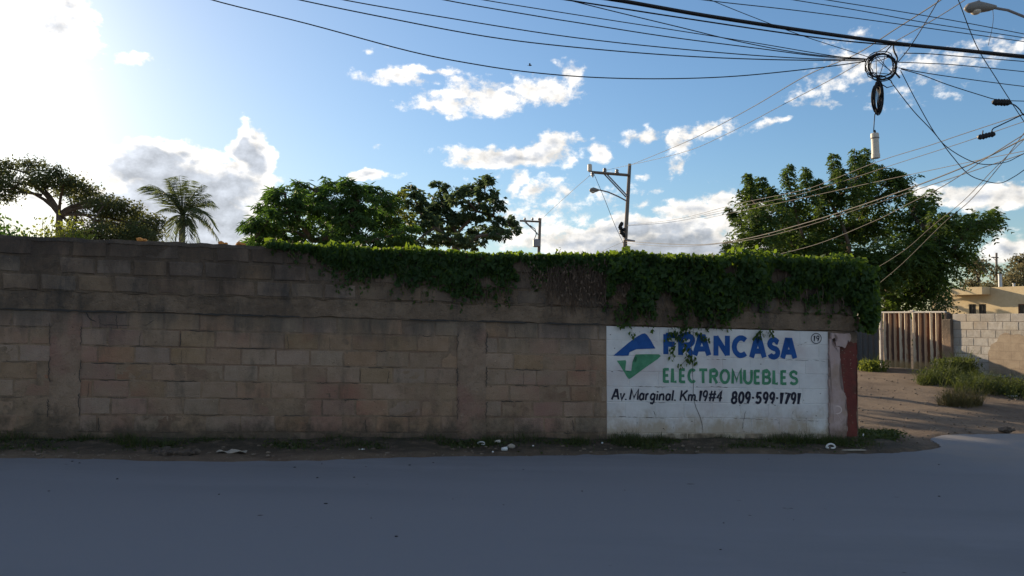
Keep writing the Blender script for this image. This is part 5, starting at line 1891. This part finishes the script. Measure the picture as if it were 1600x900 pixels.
# cream house
HYAW = R(-64)
dh = Vector((math.cos(HYAW), math.sin(HYAW), 0))
HA = at(1455, 452, 45.0)
htop = HA.z - .08
house = empty('house', (HA.x, HA.y, .08), HYAW)
HB = Vector((HA.x, HA.y, 0))
def hx(u):
    return along(u, HB, dh)
Lh = 13.0
mb = MB()
wins = [(hx(1515), hx(1526), 1.05, 2.22), (hx(1530.5), hx(1542), 1.05, 2.22), (hx(1592), hx(1592) + 1.2, 1.05, 2.2)]
xs_ = sorted({0.0, Lh, *[w[0] for w in wins], *[w[1] for w in wins]})
for i in range(len(xs_) - 1):
    x0, x1 = xs_[i], xs_[i + 1]
    hit = [w for w in wins if abs(w[0] - x0) < 1e-6]
    if hit:
        mb.box((x0, 0, -.3), (x1, .15, hit[0][2]))
        mb.box((x0, 0, hit[0][3]), (x1, .15, htop))
    else:
        mb.box((x0, 0, -.3), (x1, .15, htop))
mb.box((0, .15, -.3), (.15, 6, htop))
mb.box((Lh - .15, .15, -.3), (Lh, 6, htop))
mb.box((.15, 5.85, -.3), (Lh - .15, 6, htop))
mb.build('wall', MT['cream'], house)
mb = MB()
mb.box((.15, .15, htop - .25), (Lh - .15, 5.85, htop - .12))
mb.build('roof', MT['cap'], house)
mb = MB()
xa, xb = hx(1494), hx(1549)
mb.box((xa, -.7, htop - .40), (xb, -.002, htop + .012), .004, .01)
mb.build('canopy', MT['cream'], house)
for i, w in enumerate(wins):
    mb = MB()
    x0, x1, z0, z1 = w
    for (p0, p1) in (((x0, .03, z0), (x0 + .04, .10, z1)), ((x1 - .04, .03, z0), (x1, .10, z1)), ((x0 + .04, .03, z0), (x1 - .04, .10, z0 + .04)), ((x0 + .04, .03, z1 - .04), (x1 - .04, .10, z1)), (((x0 + x1) / 2 - .015, .035, z0 + .04), ((x0 + x1) / 2 + .015, .09, z1 - .04))):
        mb.box(p0, p1)
    fr = mb.build('window', MT['frame_dark'] if i < 2 else MT['wood_shutter'], house)
    mb = MB()
    mb.box((x0 + .04, .06, z0 + .04), (x1 - .04, .07, z1 - .04))
    mb.build('pane', MT['dark_glass'], fr)
mb = MB()
xx = hx(1581)
mb.lathe((xx, .3, htop), [(.06, -.2), (.06, .14), (.075, .14), (.075, .18)], 8)
mb.build('vent_pipe', MT['litter_white'], house)
mb = MB()
mb.lathe((hx(1513), 3.0, htop - .2), [(.10, 0), (.10, 1.0), (.12, 1.0), (.12, 1.06)], 8)
mb.build('vent_pipe', MT['litter_white'], house)
tag(house, 'low cream flat-roofed house with dark windows behind the grey block wall', 'house')

# ------------------------------------------------------------------ grass and weeds
def blades(name, pts, hgt, wid, mat, label=None, cat='grass', lean=.35, parent=None, kind='stuff'):
    """grass blades: two quads each, bending over; pts (n,3)"""
    n = len(pts)
    a = rng.uniform(0, 2 * np.pi, n)
    tuft = np.array([mn.noise(Vector((float(p[0]) * 2.6, float(p[1]) * 2.6, 5))) for p in pts])
    h = hgt * rng.uniform(.45, 1.25, n) * np.clip(.85 + tuft * 1.1, .25, 1.8)
    ln = h * rng.uniform(.1, 1, n) * lean * 2
    d = np.stack([np.cos(a), np.sin(a), np.zeros(n)], 1)
    s = np.stack([-np.sin(a), np.cos(a), np.zeros(n)], 1)
    # face mostly towards the street so the blades read
    w = (wid * rng.uniform(.6, 1.3, n))[:, None]
    p0 = pts
    p1 = pts + d * (ln * .35)[:, None] + np.array([0, 0, 1.0]) * (h * .6)[:, None]
    p2 = pts + d * ln[:, None] + np.array([0, 0, 1.0]) * h[:, None]
    V = np.stack([p0 - s * w, p0 + s * w, p1 + s * w * .8, p1 - s * w * .8, p1 - s * w * .8, p1 + s * w * .8, p2 + s * w * .1, p2 - s * w * .1], 1).reshape(-1, 3)
    return V
def ground_pts(n, fx, spread):
    out = []
    for k in range(n):
        x, y = fx()
        out.append((x, y, g(x, y) - .01))
    return np.array(out)
def verge_xy():
    while True:
        x = rnd.uniform(-7.5, 4.9)
        yw = 9.8 + K * x
        y = yw - .03 - abs(rnd.gauss(0, .24))
        if y < np.interp(x, EX[:len(EX) // 2], EY[:len(EX) // 2]) + .05:
            continue
        if mn.noise(Vector((x * 1.4, y * 2, 3))) + .35 * math.exp(-((yw - y) / .2) ** 2) < rnd.uniform(-.1, .35):
            continue
        return x, y
pv = ground_pts(11000, verge_xy, 1)
V = blades('grass', pv, .13, .0035, 'weed', lean=.5)
o = link('grass', quads_mesh('grass', V, MT['weed']), None, 'stuff')
o['label'] = 'sparse dark weeds and grass along the foot of the block wall'
pv = ground_pts(1500, verge_xy, 1)
V = blades('grass', pv, .13, .0025, 'dry', lean=.7)
o = link('dry_grass', quads_mesh('dry_grass', V, MT['dry_grass']), None, 'stuff')
o['label'] = 'dry straw stalks scattered along the verge by the block wall'
# low broad-leaved ground cover
pv = ground_pts(9000, verge_xy, 1)
pv[:, 2] += rng.uniform(.02, .07, len(pv))
o = link('ground_cover', quads_mesh('ground_cover', leaves(pv, rng.normal(size=(len(pv), 3)) * np.array([1, 1, .4]), .045, .6, .12), MT['weed']), None, 'stuff')
o['label'] = 'small dark weed leaves along the foot of the block wall'

def clump(name, label, centres, n, hgt, wid, mat, group=None, leafy=0, leaf=.06, lean=.4):
    c0 = np.mean(np.array([c[:2] for c in centres]), 0)
    root = empty(name, (c0[0], c0[1], g(*c0)))
    pts = []
    for k in range(n):
        cx, cy, r = rnd.choice(centres)
        a_ = rnd.uniform(0, 6.283)
        q = r * math.sqrt(rnd.random())
        x, y = cx + q * math.cos(a_), cy + q * math.sin(a_)
        pts.append((x, y, g(x, y) - .02))
    pts = np.array(pts)
    o0 = np.array(root.location)
    o = link('grass_blades', quads_mesh('grass_blades', blades('x', pts, hgt, wid, mat, lean=lean) - o0, MT[mat]), root)
    o['kind'] = 'stuff'
    if leafy:
        i = rng.integers(0, len(pts), leafy)
        C = pts[i] + np.stack([rng.normal(0, .07, leafy), rng.normal(0, .07, leafy), rng.uniform(.05, hgt * .95, leafy)], 1)
        o = link('foliage', quads_mesh('foliage', leaves(C, rng.normal(size=(leafy, 3)), leaf, .55, .1) - o0, MT[mat]), root)
        o['kind'] = 'stuff'
    return tag(root, label, 'grass', group)
def gp(u, v, r):
    p = ground_at(u, v)
    return (p.x, p.y, r)
clump('grass_clump', 'lone sunlit tuft of yellowish grass on the dirt beside the lane', [gp(1485, 634, .22), gp(1500, 634, .3), gp(1515, 632, .25), gp(1497, 628, .3)], 900, .36, .005, 'dry_grass', leafy=300, leaf=.05, lean=.7)
bushes = [gp(u, v, r) for u, v, r in ((1462, 596, .3), (1474, 598, .4), (1490, 600, .5), (1512, 606, .6), (1535, 606, .5), (1552, 612, .6), (1578, 612, .45), (1592, 619, .6), (1625, 618, .6), (1520, 614, .35), (1450, 600, .25))]
clump('grass_clump', 'long bank of dark grass and weeds along the foot of the grey block wall', bushes, 3000, .36, .006, 'weed', leafy=1500, leaf=.06, lean=.8)
low = [gp(u, v, r) for u, v, r in ((1484, 592, .3), (1494, 590, .4), (1504, 588, .35))]
clump('weed_bush', 'bushy weed heaped against the grey block wall beside the gatepost', low, 600, .52, .009, 'weed', leafy=2400, leaf=.08)
clump('weed_bush', 'dark low weed at the foot of the red pillar', [gp(1360, 690, .2), gp(1350, 684, .2), gp(1375, 686, .2), gp(1388, 684, .12)], 500, .13, .006, 'weed', leafy=1600, leaf=.05)
clump('weed_bush', 'small sunlit green weed by the shaded sheet fence', [gp(1356, 580, .25), gp(1368, 580, .3)], 200, .34, .008, 'bush', leafy=600, leaf=.07)

# ------------------------------------------------------------------ litter and small things
def small(name, label, u, v, mat, size, shape, cat, group=None, rot=0.0):
    p = ground_at(u, v)
    mb = MB()
    sx, sy, sz = size
    if shape == 'stone':
        mb.lump((0, 0, sz * .7), (sx, sy, sz), 2, .14)
    elif shape == 'sheet':
        nx, ny = 7, 3
        for j in range(ny + 1):
            for i in range(nx + 1):
                mb.v.append(((i / nx - .5) * 2 * sx, (j / ny - .5) * 2 * sy, sz * (.5 + math.sin(i * 1.3 + j) * .5) + rnd.uniform(0, sz * .4)))
        for j in range(ny):
            for i in range(nx):
                o = j * (nx + 1) + i
                mb.f.append((o, o + 1, o + nx + 2, o + nx + 1))
    elif shape == 'cup':
        mb.lathe((0, 0, sx), [(sx * .7, -sy), (sx, sy), (sx * .92, sy), (sx * .62, -sy * .9)], 12, (1, .25, .05))
    elif shape == 'hook':
        pts = [(-sx * .5, 0, sz * .3), (-sx, 0, sz * .4), (-sx * .7, 0, sz), (0, 0, sz * 1.25), (sx * .7, 0, sz), (sx, 0, sz * .4), (sx * .6, 0, sz * .15), (sx * .1, 0, sz * .2)]
        mb.tube(spline([Vector(q) for q in pts], 3), sy, 6)
    elif shape == 'heap':
        for k in range(22):
            a_, q = rnd.uniform(0, 6.28), math.sqrt(rnd.random())
            mb.lump((math.cos(a_) * q * sx, math.sin(a_) * q * sy, sz * (1 - q) * rnd.uniform(.3, .9) + .012), (rnd.uniform(.02, .055), rnd.uniform(.02, .05), rnd.uniform(.015, .035)), 1, .25)
        mb.lump((0, 0, 0), (sx * .9, sy * .9, sz * .7), 2, .12)
    o = mb.build(name, MT[mat], None, smooth=shape in ('hook', 'cup'))
    if shape == 'sheet':
        md = o.modifiers.new('thickness', 'SOLIDIFY')
        md.thickness = .004
    o.location = (p.x, p.y, g(p.x, p.y) + .03)
    o.rotation_euler = (0, 0, rot)
    return tag(o, label, cat, group)
small('stone', 'lone pale stone at the foot of the wall near the palm end', 20, 692, 'stone', (.032, .03, .028), 'stone', 'stone')
small('plastic_wrapper', 'crumpled lilac wrapper lying against the foot of the wall', 200, 693, 'litter_blue', (.07, .03, .025), 'sheet', 'litter')
small('plastic_wrapper', 'small white scrap touching the lilac wrapper', 184, 693, 'litter_white', (.03, .02, .012), 'sheet', 'litter')
small('rubble_heap', 'low grey-brown heap of rubble on the verge below the palm', 270, 713, 'cap', (.26, .12, .08), 'heap', 'rubble')
small('broken_sheet', 'broken pale flat sheet lying at the road edge beside the rubble heap', 362, 712, 'stone', (.15, .06, .03), 'sheet', 'litter')
small('paper_scrap', 'small white scrap of paper lying nearest the road edge in mid-verge', 565, 707, 'litter_white', (.035, .02, .012), 'sheet', 'litter', rot=.4)
small('paper_scrap', 'small white scrap close to the wall, above the nearer scrap', 598, 693, 'litter_white', (.035, .02, .012), 'sheet', 'litter', rot=-.4)
small('stone', 'flat tan stone in the litter below the middle column', 766, 691, 'stone', (.06, .05, .035), 'stone', 'stone')
small('plastic_hoop', 'bent white plastic hoop lying beside the tan stone', 752, 699, 'litter_white', (.045, .008, .03), 'hook', 'litter')
small('paper_cup', 'white crushed paper cup among the litter near the road edge', 788, 709, 'litter_white', (.026, .034, 0), 'cup', 'litter')
small('stone', 'rounded grey stone right behind the white paper cup', 799, 704, 'stone', (.045, .035, .03), 'stone', 'stone')
small('can', 'dented pale can lying between the tan stone and the cup', 777, 697, 'pvc', (.024, .035, 0), 'cup', 'litter')
small('pebble', 'small white pebble beside the litter below the middle column', 833, 702, 'litter_white', (.014, .014, .012), 'stone', 'stone')
small('pebble', 'tiny white pebble at the road edge in front of the cup', 770, 711, 'litter_white', (.012, .012, .01), 'stone', 'stone')
small('pebble', 'white pebble on the verge just before the painted sign', 941, 697, 'litter_white', (.014, .014, .012), 'stone', 'stone')
small('plastic_hoop', 'white broken plastic hoop below the pink plaster', 1298, 705, 'litter_white', (.06, .012, .05), 'hook', 'litter', rot=.2)
small('plastic_hoop', 'short white plastic stub standing at the foot of the red pillar', 1349, 689, 'litter_white', (.025, .010, .05), 'hook', 'litter', rot=1.2)
small('stone', 'pale stone in the dark weed by the red pillar', 1386, 680, 'stone', (.035, .03, .025), 'stone', 'stone')
small('stick', 'pale flat stick along the road edge under the red pillar', 1335, 708, 'stone', (.16, .012, .012), 'stone', 'stick')
small('stone', 'grey lump on the dirt at the edge of the asphalt apron', 1572, 676, 'cap', (.10, .08, .06), 'heap', 'stone')
small('plastic_wrapper', 'white scrap lying in the grass near the grey block wall', 1583, 622, 'litter_white', (.09, .04, .02), 'sheet', 'litter')
for i, (u, lab) in enumerate(((215, 'orange clay lump on the wall top before the palm trunk, first of three'), (343, 'orange clay lump on the bare wall top past the palm'), (371, 'orange clay lump on the wall top where the creeper begins'))):
    tt, hh = wallpt(u, 375)
    mb = MB()
    mb.lump((0, 0, .02), (.045, .04, .03), 1, .3)
    mb.lump((.05, .02, .015), (.03, .03, .022), 1, .3)
    o = mb.build('clay_lump', MT['orange'])
    o.location = WW(tt, .10, 2.378)
    tag(o, lab, 'clay lump', 'orange lumps along the wall top')
# stones scattered on the asphalt and the dirt lane: too many and too small to name
mb = MB()
for k in range(75):
    x, y = rnd.uniform(-6, 9), rnd.uniform(4.2, 11.4)
    if not in_road(x, y):
        continue
    s = rnd.uniform(.004, .011)
    mb.lump((x, y, g(x, y) + .004 + s * .3), (s * rnd.uniform(1, 1.8), s, s * .6), 1, .2)
mb.build('pebbles', plain('dark_pebble', (.03, .028, .028), .9), None, kind='stuff')
mb = MB()
for k in range(700):
    if k % 2:
        p = ground_at(rnd.uniform(1340, 1610), rnd.uniform(585, 705))
        x, y = p.x, p.y
    else:
        x = rnd.uniform(-7, 5)
        y = 9.8 + K * x - rnd.uniform(.05, 1.0)
    if in_road(x, y):
        continue
    s = rnd.uniform(.006, .022)
    mb.lump((x, y, g(x, y) + .02 + s * .3), (s * rnd.uniform(1, 1.6), s, s * .7), 1, .2)
mb.build('gravel', rough_mat('brown_gravel', (.13, .10, .075), (.22, .18, .14), 30), None, kind='stuff')

# bird
mb = MB()
mb.lathe((0, 0, 0), [(.01, -.14), (.05, -.09), (.075, 0), (.06, .08), (.045, .12), (.03, .17), (.005, .20)], 8, (1, .3, .1))
for s in (-1, 1):
    mb.add([(.06, .02 * s, .03), (-.06, .02 * s, .03), (-.10, .22 * s, .10), (.04, .20 * s, .12), (-.04, .42 * s, .06)], [(0, 1, 2, 3), (3, 2, 4)])
mb.add([(-.12, -.03, 0), (-.12, .03, 0), (-.24, .05, -.01), (-.24, -.05, -.01)], [(0, 1, 2, 3)])
o = mb.build('bird', MT['frame_dark'])
o.location = at(828, 102, 70)
o.scale = (1, 1, 1)
tag(o, 'tiny dark bird flying in the blue just above the long sagging wire', 'bird')
